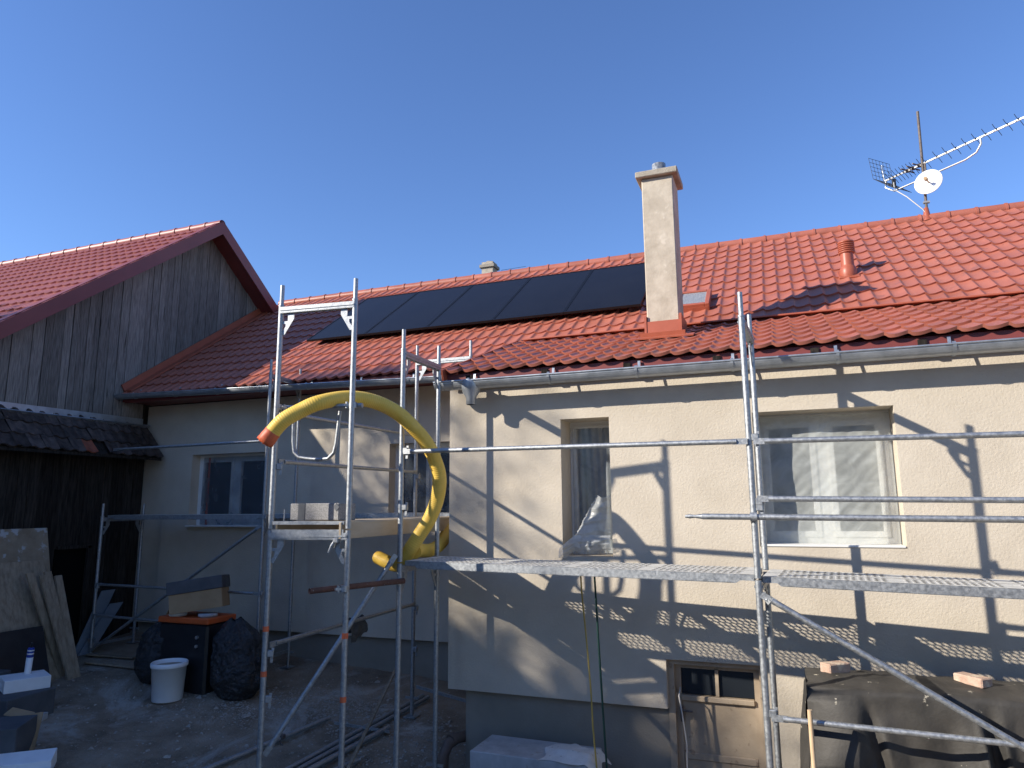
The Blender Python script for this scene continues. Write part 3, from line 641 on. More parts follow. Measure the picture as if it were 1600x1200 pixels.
# ------------------------------------------------------------------ scaffolding
TR = .0242
def post(t_, x, y, z0, z1, spig=.19, collar=True, dx=0, dy=0):
    mb = MB(); a, b = V(x-dx, y-dy, z0), V(x, y, z1); mb.tube(a, b, TR, 14)
    if spig: mb.tube(b-V(0,0,.01), b+V(0,0,spig), .0195, 12); mb.tube(b-V(0,0,.012), b+V(0,0,.003), TR+.003, 14)
    return part('post', mb, M['galv'], t_)
def gusset(t_, p, d, s=1):                      # corner plate under the ledger, open in the middle
    mb = MB(); a = Vector(p); d = Vector(d)
    side = d.cross(V(0,0,1)); poly = [(.072,-.03),(.135,-.03),(.135,-.10),(.045,-.245),(.022,-.245),(.022,-.215),(.052,-.17),(.052,-.145),(.022,-.145),(.022,-.12),(.072,-.12)]
    mb.prism([a+d*q[0]+V(0,0,q[1])-side*.004 for q in poly], side*.008)
    return part('gusset', mb, M['galv'], t_)
def ledger(t_, a, b, z, hgt=.055, wd=.05):      # U-section with two ribs
    a, b = V(a[0], a[1], z), V(b[0], b[1], z); d = (b-a).normalized(); sd = d.cross(V(0,0,1)); mb = MB()
    mb.beam(a, b, wd, .006); mb.box
    for k_ in (-1, 1): mb.beam(a+sd*k_*(wd/2-.003)+V(0,0,hgt/2), b+sd*k_*(wd/2-.003)+V(0,0,hgt/2), .006, hgt); mb.beam(a+sd*k_*(wd/2+.003)+V(0,0,hgt*.5), b+sd*k_*(wd/2+.003)+V(0,0,hgt*.5), .006, .014)
    return part('ledger', mb, M['galv'], t_)
def rail(t_, a, b, r=.0205, name='guardrail', mat='galv', flat=.06):
    a, b = Vector(a), Vector(b); d = (b-a).normalized(); mb = MB(); mb.tube(a+d*flat, b-d*flat, r, 12)
    for e, s_ in ((a, 1), (b, -1)): mb.beam(e-d*s_*.02, e+d*s_*(flat+.03), .012, r*2.2, (0,0,1))
    return part(name, mb, M[mat], t_)
def wedge(t_, p, d):                            # small box with a wedge pin welded to a post
    d = Vector(d).normalized(); mb = MB(); c = Vector(p)+d*.045; mb.beam(c-d*.025, c+d*.025, .04, .055, ch=.005); mb.beam(c+d*.01+V(0,0,-.075), c+d*.02+V(0,0,.045), .008, .022, d); return part('wedge_lock', mb, M['galv'], t_)
def coupler(t_, p, ax, d, mat='galv'):
    p, ax, d = Vector(p), Vector(ax).normalized(), Vector(d).normalized(); mb = MB(); mb.tube(p-ax*.025, p+ax*.025, .034, 12); mb.tube(p+d*.05-ax*.028, p+d*.05+ax*.028, .012, 8)
    mb.beam(p-ax*.0+d*.02, p+d*.075, .03, .02); q = d.cross(ax); mb.tube(p+q*.03+d*.03, p+q*.075+d*.035, .007, 6); return part('coupler', mb, M[mat], t_)
def base_plate(t_, x, y):
    z = gp(x, y)[2]; mb = MB(); mb.box((x, y, z+.012), (.15,.15,.012)); mb.tube((x, y, z+.01), (x, y, z+.30), .0185, 10); mb.beam((x-.09, y, z+.22), (x+.09, y, z+.22), .02, .025); return part('base_jack', mb, M['galv'], t_)
def frame(t_, a, b, z0, z1, spig=True, lowbar=True, lo=(0,0)):
    d = V(b[0]-a[0], b[1]-a[1], 0).normalized()
    for q in (a, b): post(t_, q[0], q[1], z0, z1, .19 if spig else 0)
    ledger(t_, a, b, z1-.075); gusset(t_, (a[0],a[1],z1-.03), d); gusset(t_, (b[0],b[1],z1-.03), -d)
    if lowbar: mb = MB(); mb.beam((a[0],a[1],z0+.09), (b[0],b[1],z0+.09), .02, .04); part('bottom_bar', mb, M['galv'], t_)
# perforated steel deck board, real holes
def perf_board(L, Wd):
    mb = MB(); px, py = .049, .0355; nx_ = int((L-.16)/px); ny_ = 8; x0 = (L-nx_*px)/2; y0 = (Wd-ny_*py)/2
    rib = {int(nx_*f) for f in (.27,.50,.73)}
    for i in range(nx_):
        for j in range(ny_):
            a, b, c, d = x0+i*px, x0+(i+1)*px, y0+j*py, y0+(j+1)*py; sk = .004*(-1)**j
            if i in rib or i-1 in rib or (j == ny_-1 and i % 4): mb.add([(a,c,0),(b,c,0),(b,d,0),(a,d,0)], [(0,1,2,3)]); continue
            cx, cy = (a+b)/2+sk, (c+d)/2; hx, hy = .0140, .0125; k = .45
            vs = [(a,c,0),(b,c,0),(b,d,0),(a,d,0)]+[(cx+u*hx, cy+v*hy, .002) for u, v in ((-1,-k),(-k,-1),(k,-1),(1,-k),(1,k),(k,1),(-k,1),(-1,k))]
            mb.add(vs, [(0,1,6,5),(1,7,6),(1,2,8,7),(2,9,8),(2,3,10,9),(3,11,10),(3,0,4,11),(0,5,4)])
    for (xa, xb, ya, yb) in ((0,x0,0,Wd),(L-x0,L,0,Wd),(x0,L-x0,0,y0),(x0,L-x0,Wd-y0,Wd)): mb.add([(xa,ya,0),(xb,ya,0),(xb,yb,0),(xa,yb,0)], [(0,1,2,3)])
    for i in sorted(rib): x = x0+(i+1)*px; mb.box((x, Wd/2, -.022), (.04, Wd-.01, .026))
    return mb
def side_chan(L, Wd):
    mb = MB()
    for y_ in (0, Wd):
        s_ = 1 if y_ == 0 else -1
        mb.prism([(0.0,y_,-.002),(L,y_,-.002),(L,y_,-.045),(L-.10,y_,-.045),(L-.13,y_,-.066),(.13,y_,-.066),(.10,y_,-.045),(0,y_,-.045)], (0, s_*.004, 0)); mb.box((L/2, y_+s_*.012, -.064), (L-.28, .024, .005))
    mb.box((.003, Wd/2, -.025), (.006, Wd-.01, .045)); mb.box((L-.003, Wd/2, -.025), (.006, Wd-.01, .045)); return mb
def deck_board(t_, a, b, Wd, off):
    a, b = Vector(a), Vector(b); x = (b-a).normalized(); y_ = V(0,0,1).cross(x).normalized(); z = x.cross(y_); L = (b-a).length; Mx = Matrix((x, y_, z)).transposed(); o = a+y_*off
    q = perf_board(L, Wd); q.v = [tuple(Mx @ Vector(w_)+o) for w_ in q.v]; bo = part('deck_board', q, M['deck'], t_)
    q = side_chan(L, Wd); q.v = [tuple(Mx @ Vector(w_)+o) for w_ in q.v]; part('side_channel', q, M['galv'], bo)

# --- scaffold along the sunlit wall
C, E_ = (-3.352, 5.838), (-3.362, 6.60); R1, R2 = (-.255, 5.661), (-.222, 6.392); Q1, Q2 = (2.83, 5.48), (2.86, 6.21)
sr = thing('scaffold', 'galvanised steel scaffold with perforated decks along the sunlit wall', 'scaffold', (-.3, 6.0, -2.75), 'scaffolds around the house')
for a, b, z1 in ((C, E_, 1.495), (R1, R2, 1.452), (Q1, Q2, 1.42)):
    frame(sr, a, b, z1-1.985, z1, True, False); frame(sr, a, b, gz(*a)+.25, z1-2.0, False, False)
    for q in (a, b): base_plate(sr, *q)
deck_board(sr, (C[0]+.03, C[1]+.045, -.482), (R1[0]-.03, R1[1]+.045, -.512), .315, 0); deck_board(sr, (C[0]+.03, C[1]+.045, -.482), (R1[0]-.03, R1[1]+.045, -.512), .315, .33)
deck_board(sr, (R1[0]+.03, R1[1]+.04, -.522), (Q1[0]-.03, Q1[1]+.04, -.575), .315, 0); deck_board(sr, (R1[0]+.03, R1[1]+.04, -.522), (Q1[0]-.03, Q1[1]+.04, -.575), .315, .33)
def along(p, q, f): return (p[0]+(q[0]-p[0])*f, p[1]+(q[1]-p[1])*f)
rail(sr, (C[0]+.05, C[1]-.02, .51), (R1[0]-.03, R1[1]-.03, .47)); rail(sr, (R1[0]+.05, R1[1]-.02, .468), (Q1[0], Q1[1]-.02, .42)); rail(sr, (R1[0]+.05, R1[1]-.02, .042), (Q1[0], Q1[1]-.02, -.01))
mb = MB(); u = (V(*Q1, 0)-V(*R1, 0)).normalized(); a = V(R1[0]-.50, R1[1]-.045+.03, -.085); b = V(Q1[0]+.05, Q1[1]-.045, -.125)
mb.tube(a+(b-a).normalized()*.13, b, .0225, 12); mb.path([a, a+(b-a)*.01, a+(b-a)*.02, a+(b-a)*.03, a+(b-a)*.042], [.011,.017,.012,.018,.0225], 10); part('guardrail', mb, M['galv'], sr, 'rail with a flattened crimped end'); coupler(sr, (R1[0]+.0, R1[1]-.045, -.09), (1,0,0), (0,1,0))
rail(sr, (R1[0]+.05, R1[1]-.02, -1.485), (Q1[0], Q1[1]-.02, -1.49), name='ledger_rail'); rail(sr, (R1[0]+.035, R1[1]-.02, -.655), (Q1[0]-.05, Q1[1]-.02, -2.38), .0215, 'diagonal_brace')
for z in (.50, .02, -.02, -1.46): wedge(sr, (R1[0], R1[1], z), (1,-.06,0))
for z in (.52, .0): wedge(sr, (C[0], C[1], z), (1,-.06,0))
rail(sr, (R1[0]-.0, R1[1]+.02, -.62), (R1[0]+.06, R1[1]-.02, -.69), .015, 'brace_lug', flat=.01)

# --- tower bay standing square to the wall
A, B, D, F = (-4.19, 5.08), (-3.462, 5.165), (-4.40, 8.02), (-3.64, 8.03)
st = thing('scaffold', 'tall scaffold bay reaching from yard to wall with the yellow hose over it', 'scaffold', (-4, 6.5, -2.6), 'scaffolds around the house')
frame(st, A, B, -.187+.015, 1.815, True, False); frame(st, A, B, gz(*A)+.22, -.187, False, True)
for q in (A, B, D): base_plate(st, *q)
post(st, D[0], D[1], -.12, 1.89); post(st, D[0], D[1], gz(*D)+.03, -.13, 0)
ledger(st, D, F, 1.82); gusset(st, (D[0], D[1], 1.86), (1,0,0)); mb = MB(); mb.tube((F[0], F[1], 1.80), (F[0], F[1], 2.08), .0195, 12); mb.tube((F[0], F[1], 1.80), (F[0], F[1], 1.90), TR, 12); part('spigot', mb, M['galv'], st)
# timber-faced platform
c0, c1 = V(-3.83, 5.13, -.115), V(-3.95, 8.05, -.115)
mb = MB(); mb.beam(c0-V(0,0,.005), c1-V(0,0,.005), .60, .012); dk = part('deck_board', mb, M['plydeck'], st)
for sx in (-.34, .31):
    mb = MB(); mb.beam(c0+V(sx,0,-.075), c1+V(sx,0,-.075), .025, .14, ch=.004); part('side_channel', mb, M['plydeck'], dk)
mb = MB(); mb.beam((A[0]+.03, A[1]-.005, -.125), (B[0]-.03, B[1]-.005, -.125), .035, .028); mb.tube((A[0]+.14, A[1]-.005, -.12), (A[0]+.14, A[1]-.005, -.01), .005, 6); part('deck_lock_bar', mb, M['galv'], st)
mb = MB(); mb.beam((A[0]+.03, A[1]-.022, -.215), (B[0]-.03, B[1]-.022, -.215), .012, .07); part('ledger_face', mb, M['galv'], st)
mb = MB(); mb.path([(B[0]-.10, B[1]-.03, -.26), (B[0]-.125, B[1]-.045, -.31), (B[0]-.15, B[1]-.05, -.37)], [.012,.016,.014], 8); mb.box((B[0]-.09, B[1]-.03, -.27), (.05,.05,.04), ch=.006); part('swivel_coupler', mb, M['galv'], st)
rail(st, (A[0]-.0, A[1]+.06, .843), (D[0]+.01, D[1]-.03, .90), .0195, mat='plydeck' if False else 'galv'); rail(st, (A[0]+.02, A[1]+.05, .405), (D[0]+.02, D[1]-.03, .437), .0195); rail(st, (A[0]+.02, A[1]+.05, -1.135), (D[0]+.02, D[1]-.03, -1.17), .0205)
for z in (.36, -1.20, -1.56): wedge(st, (A[0], A[1], z), (.8,.6,0))
for z in (.86, .38, -1.22, -1.70): wedge(st, (D[0], D[1], z), (1,-.3,0))
mb = MB(); mb.tube((A[0]-.02, A[1]+.085, .89), (B[0]+.07, B[1]+.05, .872), .0205, 12); part('cross_rail', mb, M['galv'], st); coupler(st, (B[0], B[1]+.01, .872), (0,0,1), (-.8,-.5,0)); coupler(st, (A[0], A[1]+.02, .885), (0,0,1), (.6,.6,0))
hp = [V(-4.19,5.32,.85), V(-4.185,5.32,.60), V(-4.17,5.32,.50), V(-4.12,5.32,.455), V(-4.04,5.32,.44), V(-3.90,5.32,.425), V(-3.80,5.32,.43), V(-3.74,5.32,.48), V(-3.72,5.32,.56), V(-3.69,5.32,.85)]
mb = MB(); mb.path(hp, .0165, 10); part('hoop_rail', mb, M['galv'], st)
rail(st, (A[0]+.02, A[1]+.05, -1.99), (C[0]-.02, C[1]-.06, -.44), .0215, 'diagonal_brace')
for (x, y), z in ((A, -1.0), (A, -1.36), (B, -1.03), (B, -1.52)):
    mb = MB(); mb.tube((x, y, z-.022), (x, y, z+.022), TR+.0015, 14, cap=False); part('tape_band', mb, M['orange'], st, 'orange marking tape round the post')
mb = MB(); ra, rb_ = V(-3.72, 5.02, -.672), V(-3.30, 5.83, -.655)
pr_ = [(.024,0),(.024,(rb_-ra).length),(.018,(rb_-ra).length),(.018,.002),(.024,0)]; mb.lathe(pr_, ra, 14, (rb_-ra).to_track_quat('Z','Y').to_matrix())
solo('scaffold_tube', mb, M['rust'], 'short rusty brown tube clamped across two scaffold posts', 'tube', ra)
coupler(st, (B[0], B[1]-.035, -.655), (0,0,1), (-.6,-.8,0)); coupler(sr, (C[0], C[1]-.03, -.66), (0,0,1), (-.9,-.4,0))

# --- scaffold along the shaded wall
L1, L2, Gp, Hp = (-9.79, 8.03), (-9.79, 8.77), (-6.77, 8.05), (-6.84, 8.80)
sl_ = thing('scaffold', 'shaded scaffold along the set-back wall beside the barn', 'scaffold', (-8.3, 8.4, -2.2), 'scaffolds around the house')
frame(sl_, L1, L2, gz(*L1)+.06, -.10, True, True); frame(sl_, Gp, Hp, gz(*Gp)+.22, -.10, False, True); frame(sl_, Gp, Hp, -.09, 1.905, True, False)
for q in (L1, L2, Gp, Hp): base_plate(sl_, *q)
deck_board(sl_, (L1[0]+.05, L1[1]+.05, -.085), (Gp[0]-.05, Gp[1]+.05, -.085), .315, 0); deck_board(sl_, (L1[0]+.05, L1[1]+.05, -.085), (Gp[0]-.05, Gp[1]+.05, -.085), .315, .33)
deck_board(sl_, (Gp[0]+.05, Gp[1]+.05, -.075), (-3.80, Gp[1]+.05, -.075), .315, 0); deck_board(sl_, (Gp[0]+.05, Gp[1]+.05, -.075), (-3.80, Gp[1]+.05, -.075), .315, .33)
rail(sl_, (-9.62, 8.0, .905), (Gp[0], Gp[1]-.03, .93), .02); rail(sl_, (L1[0]+.04, L1[1]-.02, -1.10), (Gp[0]-.03, Gp[1]-.02, -1.135), .0195); rail(sl_, (L1[0]+.04, L1[1]-.02, -1.545), (Gp[0]-.03, Gp[1]-.02, -1.60), .0195)
rail(sl_, (L1[0]+.06, L1[1]-.03, -2.03), (Gp[0]-.03, Gp[1]-.03, -.245), .0215, 'diagonal_brace')
for q, z in ((L1, -1.13), (L1, -1.57), (Gp, -1.13), (Gp, -.12), (Gp, .9)): wedge(sl_, (q[0], q[1], z), (.9,-.3,0))
mb = MB(); mb.beam((-5.8, 8.66, 1.46), (-6.9, 8.62, 1.42), .10, .03); part('plank', mb, M['plydeck'], sl_) if False else None

# ------------------------------------------------------------------ yellow hose
hk = [V(-4.10,4.88,.59), V(-3.99,4.92,.73), V(-3.87,5.00,.825), V(-3.74,5.09,.90), V(-3.61,5.33,.965), V(-3.47,5.53,.95), V(-3.32,5.68,.86), V(-3.21,5.78,.735), V(-3.13,5.89,.60), V(-3.09,5.98,.46), V(-3.07,6.06,.28), V(-3.12,6.12,.08), V(-3.21,6.14,-.11), V(-3.31,6.13,-.26), V(-3.40,6.12,-.39), V(-3.53,6.20,-.52), V(-3.72,6.38,-.565), V(-4.02,6.55,-.51)]
def cr(P, n):
    out = []
    for i in range(len(P)-1):
        p0, p1, p2, p3 = P[max(i-1,0)], P[i], P[i+1], P[min(i+2,len(P)-1)]
        for k in range(n):
            t = k/n; out.append(.5*((2*p1)+(p2-p0)*t+(2*p0-5*p1+4*p2-p3)*t*t+(3*p1-p0-3*p2+p3)*t**3))
    return out+[P[-1]]
def resample(P, st_):
    fine = cr(P, 40); out = [fine[0]]; acc = 0
    for p0, p1 in zip(fine[:-1], fine[1:]):
        seg = (p1-p0).length
        while acc+seg >= st_:
            p0 = p0.lerp(p1, (st_-acc)/seg); out.append(p0); seg = (p1-p0).length; acc = 0
        acc += seg
    return out
res_ = resample(hk, .0048)
h2_ = resample([V(-3.40,6.20,-.425), V(-3.47,6.42,-.425), V(-3.53,6.80,-.44), V(-3.57,7.14,-.37), V(-3.63,7.50,-.17), V(-3.62,7.95,.0), V(-3.55,8.35,.02)], .0048)
mb = MB(); mb.path(h2_, [.0655+(.0028 if (i//2) % 2 else 0) for i in range(len(h2_))], 20); solo('hose', mb, M['yellow'], 'second length of yellow hose curving into the nook behind the wall corner', 'hose', (-3.5, 7, -.5))
th = thing('hose', 'thick yellow corrugated hose arched over the scaffold with orange taped end', 'hose', (-3.3, 5.6, -.45))
mb = MB(); mb.path(res_, [.0655+(.0019 if (i//2) % 2 else 0) for i in range(len(res_))], 20); part('corrugated_tube', mb, M['yellow'], th)
tp = MB(); d0 = (res_[0]-res_[14]).normalized()
n_ = 20; rings = []
def ring(q, r_, k):
    X_ = d0.cross(V(0,0,1)).normalized(); Y_ = d0.cross(X_); return [q+(X_*math.cos(2*math.pi*i/n_)+Y_*math.sin(2*math.pi*i/n_))*(r_*(1+k*math.sin(i*2.6+q.z*40))) for i in range(n_)]
seq = [(res_[14],.0695,0),(res_[13],.072,.01),(res_[8],.0705,.015),(res_[3],.074,.02),(res_[0]+d0*.02,.071,.05),(res_[0]+d0*.04,.066,.16),(res_[0]+d0*.055,.055,.35),(res_[0]+d0*.045,.038,.5),(res_[0]+d0*.02,.02,.5)]
vs_ = [q for s_ in seq for q in ring(*s_)]; tp.add(vs_, [(j*n_+i, j*n_+(i+1) % n_, (j+1)*n_+(i+1) % n_, (j+1)*n_+i) for j in range(len(seq)-1) for i in range(n_)], True); part('taped_end', tp, M['orange'], th)

# ------------------------------------------------------------------ things on the scaffolds
t_ = thing('foam_block', 'grey insulation foam block with dark band on the tower deck', 'block', (-4.0, 5.55, -.109))
Mz = rot('Z', -9); mb = MB(); mb.box((-3.98, 5.52, -.034), (.60, .22, .15), Mz, ch=.006); part('foam', mb, M['greyfoam'], t_)
mb = MB(); mb.box(V(-3.98,5.52,-.034)+Mz @ V(-.15,-.112,0), (.085, .006, .15), Mz); part('dark_band', mb, M['graphite'], t_); mb = MB(); mb.box(V(-3.98,5.52,-.034)+Mz @ V(.275,-.112,.04), (.05, .006, .05), Mz @ rot('Y', 45)); part('dark_mark', mb, M['graphite'], t_)
rg = MB()
def fr(u, v):
    x = -4.32+.02*math.sin(v*9); y = 6.52+u*.30-.04*v; s_ = (v-.4)
    return (x+.035*(1 if v > .4 else -1)*min(1, abs(s_)*6)+.02*noise.noise((u*5, v*5, 2)), y, -1.128-abs(s_)*.42*(1-.35*u)+.01*math.sin(u*17))
rg.grid(14, 20, fr); solo('rag', rg, M['rag'], 'dark rag draped over the lower scaffold rail', 'rag', (-4.3, 6.65, -1.3))
mb = MB(); mb.path([(-1.68,6.38,-.50),(-1.685,6.43,-.70),(-1.66,6.42,-1.3),(-1.64,6.42,-1.8),(-1.60,6.42,-2.72)], .0095, 8); solo('strap', mb, M['green'], 'dark green strap hanging from the deck in front of the wall', 'strap', (-1.6, 6.42, -2.7))
mb = MB(); mb.path([(-1.80,6.36,-.50),(-1.81,6.42,-.75),(-1.77,6.41,-1.2),(-1.745,6.40,-1.52),(-1.74,6.40,-1.60),(-1.73,6.40,-1.9),(-1.70,6.4,-2.3),(-1.66,6.38,-2.72)], .0075, 7); solo('cord', mb, M['ycord'], 'thin yellow cord hanging from the deck beside the green strap', 'cord', (-1.7, 6.4, -2.7))
mb = MB(); mb.path([(-1.06,7.03,-1.66),(-1.055,6.90,-1.70),(-1.03,6.88,-1.85),(-1.0,6.88,-2.1),(-1.01,6.87,-2.4),(-.98,6.85,-2.85)], .0065, 7); solo('cord', mb, M['wcord'], 'pale cord hanging out of the basement door window', 'cord', (-1.0, 6.88, -2.8))

# ------------------------------------------------------------------ yard things
# bucket
bx, by = -7.44, 7.24; bz = gp(bx, by)[2]; t_ = thing('bucket', 'white plastic bucket with small printed label in front of the black bin', 'bucket', (bx, by, bz))
mb = MB(); mb.lathe([(.001,.0),(.172,.0),(.178,.01),(.203,.40),(.215,.40),(.219,.412),(.219,.447),(.209,.458),(.203,.452),(.196,.40),(.17,.03),(.001,.02)], (bx,by,bz), 32); part('pail', mb, M['white'], t_)
mb = MB(); mb.lathe([(.001,.41),(.196,.41)], (bx,by,bz), 24); part('fill', mb, M['concrete'], t_)
def patch(c_, r0, z0, z1, a0, a1, mat, nm):
    q = MB(); n__ = 8
    q.grid(n__, 2, lambda u, v: (bx+math.cos(R(a0+(a1-a0)*u))*(.1788+(.2035-.1788)*((z0+(z1-z0)*v)/.4)+r0), by+math.sin(R(a0+(a1-a0)*u))*(.1788+(.2035-.1788)*((z0+(z1-z0)*v)/.4)+r0), bz+z0+(z1-z0)*v)); part(nm, q, M[mat], t_)
patch(0, .002, .20, .28, -168, -132, 'redprint', 'label'); patch(0, .003, .13, .20, -140, -122, 'blue', 'label')
# bin with orange lid
x0, x1, y0, y1 = -7.93, -7.11, 7.50, 7.98; zb0, zt = gz(-7.5, 7.6)-.06, -1.475
t_ = thing('storage_bin', 'tall black storage bin with an orange lid', 'bin', (-7.52, 7.74, zb0))
mb = MB(); mb.box((-7.52, 7.74, (zb0+zt)/2), (.82,.48,zt-zb0), ch=.03); part('body', mb, M['black'], t_)
mb = MB(); mb.box((-7.52, 7.74, zt+.035), (.85,.52,.075), ch=.012); part('lid', mb, M['orangelid'], t_)
for xx, yy, zz, r_ in ((-7.27, 7.492, -1.64, .022), (-7.27, 7.492, -1.75, .020)):
    mb = MB(); mb.tube((xx,yy+.01,zz), (xx,yy-.012,zz), r_, 14); part('lock', mb, M['alu'], t_)
mb = MB(); mb.tube((-7.11,7.72,-1.60), (-7.095,7.72,-1.60), .025, 14); part('lock', mb, M['alu'], t_)
# cardboard box with a foam lid, tipped on the bin
Mx = rot('Y', -9) @ rot('Z', 30); c = V(-7.50, 7.74, -1.215)
t_ = thing('cardboard_box', 'torn cardboard box under a dark foam slab, tipped on the orange lid', 'box', (-7.5, 7.74, -1.4))
mb = MB(); hb = (.66,.42,.24)
for dx, dy, sx, sy in ((0,-.21,.66,.008),(0,.21,.66,.008),(.33,0,.008,.42)): mb.box(c+Mx @ V(dx,dy,0), (sx,sy,.24), Mx)
mb.box(c+Mx @ V(0,0,-.118), (.66,.42,.008), Mx); mb.box(c+Mx @ V(-.34,-.05,-.06), (.008,.30,.12), Mx @ rot('Y', 35)); part('carton', mb, M['card'], t_)
mb = MB(); mb.box(c+Mx @ V(.0,0,.205), (.70,.46,.165), Mx, ch=.006); part('foam_slab', mb, M['graphite'], t_)
mb = MB(); mb.lathe([(.001,0),(.11,0),(.115,.02),(.11,.04),(.001,.04)], (-7.72, 7.60, -1.40), 20); part('roll', mb, M['white'], t_)
mb = MB(); mb.lathe([(.001,0),(.12,0),(.12,.035),(.001,.035)], (-7.27, 7.66, -1.398), 20); solo('foam_disc', mb, M['epsdim'], 'pale round disc under the tipped cardboard box', 'disc', (-7.27,7.66,-1.39))
def bag(cx, cy, rx, ry, h, sd, lean=0):
    mb = MB(); nu, nv = 90, 80; zb_ = gz(cx, cy)-.03; rnd = random.Random(sd)
    def fn(u, v):
        a = 2*math.pi*u; prof = (.55+.45*math.sin(min(1, v*3.2)*math.pi/2)) if v < .3 else (1-.10*((v-.3)/.45) if v < .75 else .9-.68*((v-.75)/.25)**1.35)
        if v < .02: prof *= v/.02*.9+.1
        d = 1+.10*noise.noise((math.cos(a)*1.5+sd, math.sin(a)*1.5, v*2.2))+.09*noise.noise((math.cos(a)*4+sd, math.sin(a)*4, v*6))+.11*abs(noise.noise((math.cos(a)*5, math.sin(a)*5+sd, v*9)))+.05*abs(noise.noise((math.cos(a)*11, math.sin(a)*11+sd, v*22)))
        if v > .75: d += .12*math.sin(a*7+sd)*(v-.75)*4
        return (cx+rx*prof*d*math.cos(a)+lean*v, cy+ry*prof*d*math.sin(a), zb_+h*v+.02*math.sin(a*3+sd)*v)
    mb.grid(nu, nv, fn); return mb, (cx, cy, zb_)
mb, b_ = bag(-6.72, 7.66, .33, .27, .98, 3.3, -.06); solo('garbage_bag', mb, M['bag'], 'full black garbage bag, tall, right beside the scaffold post', 'bag', b_, 'black garbage bags')
mb, b_ = bag(-8.12, 7.68, .30, .26, .80, 8.1, .10); solo('garbage_bag', mb, M['bag'], 'slumped black garbage bag half hidden behind the black bin', 'bag', b_, 'black garbage bags')
# sheets and boards leaning on the barn
def lean(name, y0, y1, xb, xt, zt, th, mat, label, cat, group=None, cut=0, yb=None):
    mb = MB(); zb_ = gz(xb, (y0+y1)/2)-.01; dyb = 0 if yb is None else yb
    pts = [V(xb, y0+dyb, zb_), V(xb, y1+dyb, zb_), V(xt, y1, zt-cut), V(xt-.0, y1-cut*.45, zt), V(xt, y0, zt)] if cut else [V(xb, y0+dyb, zb_), V(xb, y1+dyb, zb_), V(xt, y1, zt), V(xt, y0, zt)]
    n = (pts[1]-pts[0]).cross(pts[-1]-pts[0]).normalized(); mb.prism(pts, n*th); return solo(name, mb, M[mat], label, cat, (xb, y0, zb_), group)
lean('plywood_sheet', 5.7, 7.40, -9.62, -10.12, -.26, .018, 'ply', 'plaster-stained plywood sheet leaning on the dark barn wall', 'sheet')
lean('plywood_sheet', 5.4, 7.44, -9.30, -9.92, -.70, .018, 'wood', 'plain brown sheet leaning before the stained plywood', 'sheet', cut=.45)
for i, (yt, zt, xt, yb, lb) in enumerate(((6.80,-.845,-9.62,.44,'narrow board leaning first in the row against the brown sheet'),(6.96,-.885,-9.58,.22,'brownest of the narrow boards leaning on the brown sheet'),(7.05,-.845,-9.62,.15,'thin board leaning between two others on the brown sheet'),(7.18,-.905,-9.58,.07,'pale narrow board leaning nearest the doorway'))):
    lean('board', yt, yt+.10, -9.12-(.22 if i == 0 else 0), xt, zt, .03, 'wood', lb, 'board', 'boards leaning on the barn', yb=yb)
lean('metal_sheet', 5.9, 6.95, -9.10, -9.40, -1.52, .012, 'black', 'low dark panel leaning in front of the brown sheet', 'panel')
for i, (ya, yb_, xt, zt, lb) in enumerate(((8.25,8.5,-10.1,-1.25,'grey-blue sheet leaning beside the dark doorway'),(8.30,8.58,-10.0,-1.45,'lower grey-blue sheet leaning beside the dark doorway'))):
    mb = MB(); zz = gz(-10, 8); mb.prism([V(-9.92+.05*i, ya-.42, zz), V(-9.92+.05*i, ya-.20, zz), V(xt, yb_+.12, zt), V(xt, yb_-.12, zt)], (.015, 0, .004)); solo('glass_sheet', mb, M['sheet'], lb, 'sheet', (-9.9, ya, zz), 'sheets by the doorway')
mb = MB(); mb.beam(G(-9.5,7.75,.03), G(-8.4,7.95,.035), .12, .025, ch=.004); solo('board', mb, M['wood'], 'weathered board lying flat by the shaded scaffold foot', 'board', G(-9,7.8))
mb = MB(); mb.beam(G(-9.75,7.95,.03), G(-9.1,8.2,.03), .10, .02, ch=.004); solo('board', mb, M['wood'], 'short board end lying at the scaffold base by the barn', 'board', G(-9.5,8))
# foam pile in the near corner
mb = MB(); mb.box((-8.95, 5.98, -2.25), (1.45, .62, .36), rot('Z', 6), ch=.008); solo('foam_pack', mb, M['graphite'], 'big dark foam pack under the white foam slab', 'foam pack', (-8.95,5.98,-2.43))
t_b = (-8.60, 6.20, -2.07)
mb = MB(); mb.box((-8.60, 6.21, -2.0), (.42, .46, .14), rot('Z', -26), ch=.005); mb.box((-8.92, 6.02, -2.03), (.34, .30, .075), rot('Z', -26)); solo('foam_slab', mb, M['eps'], 'white foam slab on the dark pack carrying the tube', 'foam slab', t_b)
mb = MB(); mb.box((-9.22, 6.05, -2.0), (.42, .55, .15), rot('Z', 4), ch=.006); solo('foam_slab', mb, M['graphite'], 'small dark foam slab beside the white one on the pack', 'foam slab', (-9.22,6.05,-2.07))
t_ = thing('sealant_tube', 'white and blue cartridge standing on the white foam slab', 'tube', (-8.66, 6.28, -1.93))
cb = V(-8.66, 6.28, -1.93); Mt = rot('Y', 4)
mb = MB(); mb.lathe([(.001,0),(.034,0),(.036,.01),(.036,.20),(.001,.20)], cb, 20, Mt); part('body', mb, M['white'], t_)
mb = MB(); mb.lathe([(.0365,.19),(.0365,.285),(.030,.30),(.001,.30)], cb, 20, Mt); part('label_band', mb, M['blue'], t_)
for zz in (.225, .262):
    mb = MB(); mb.lathe([(.0372,zz),(.0372,zz+.014)], cb, 20, Mt); part('print_line', mb, M['white'], t_)
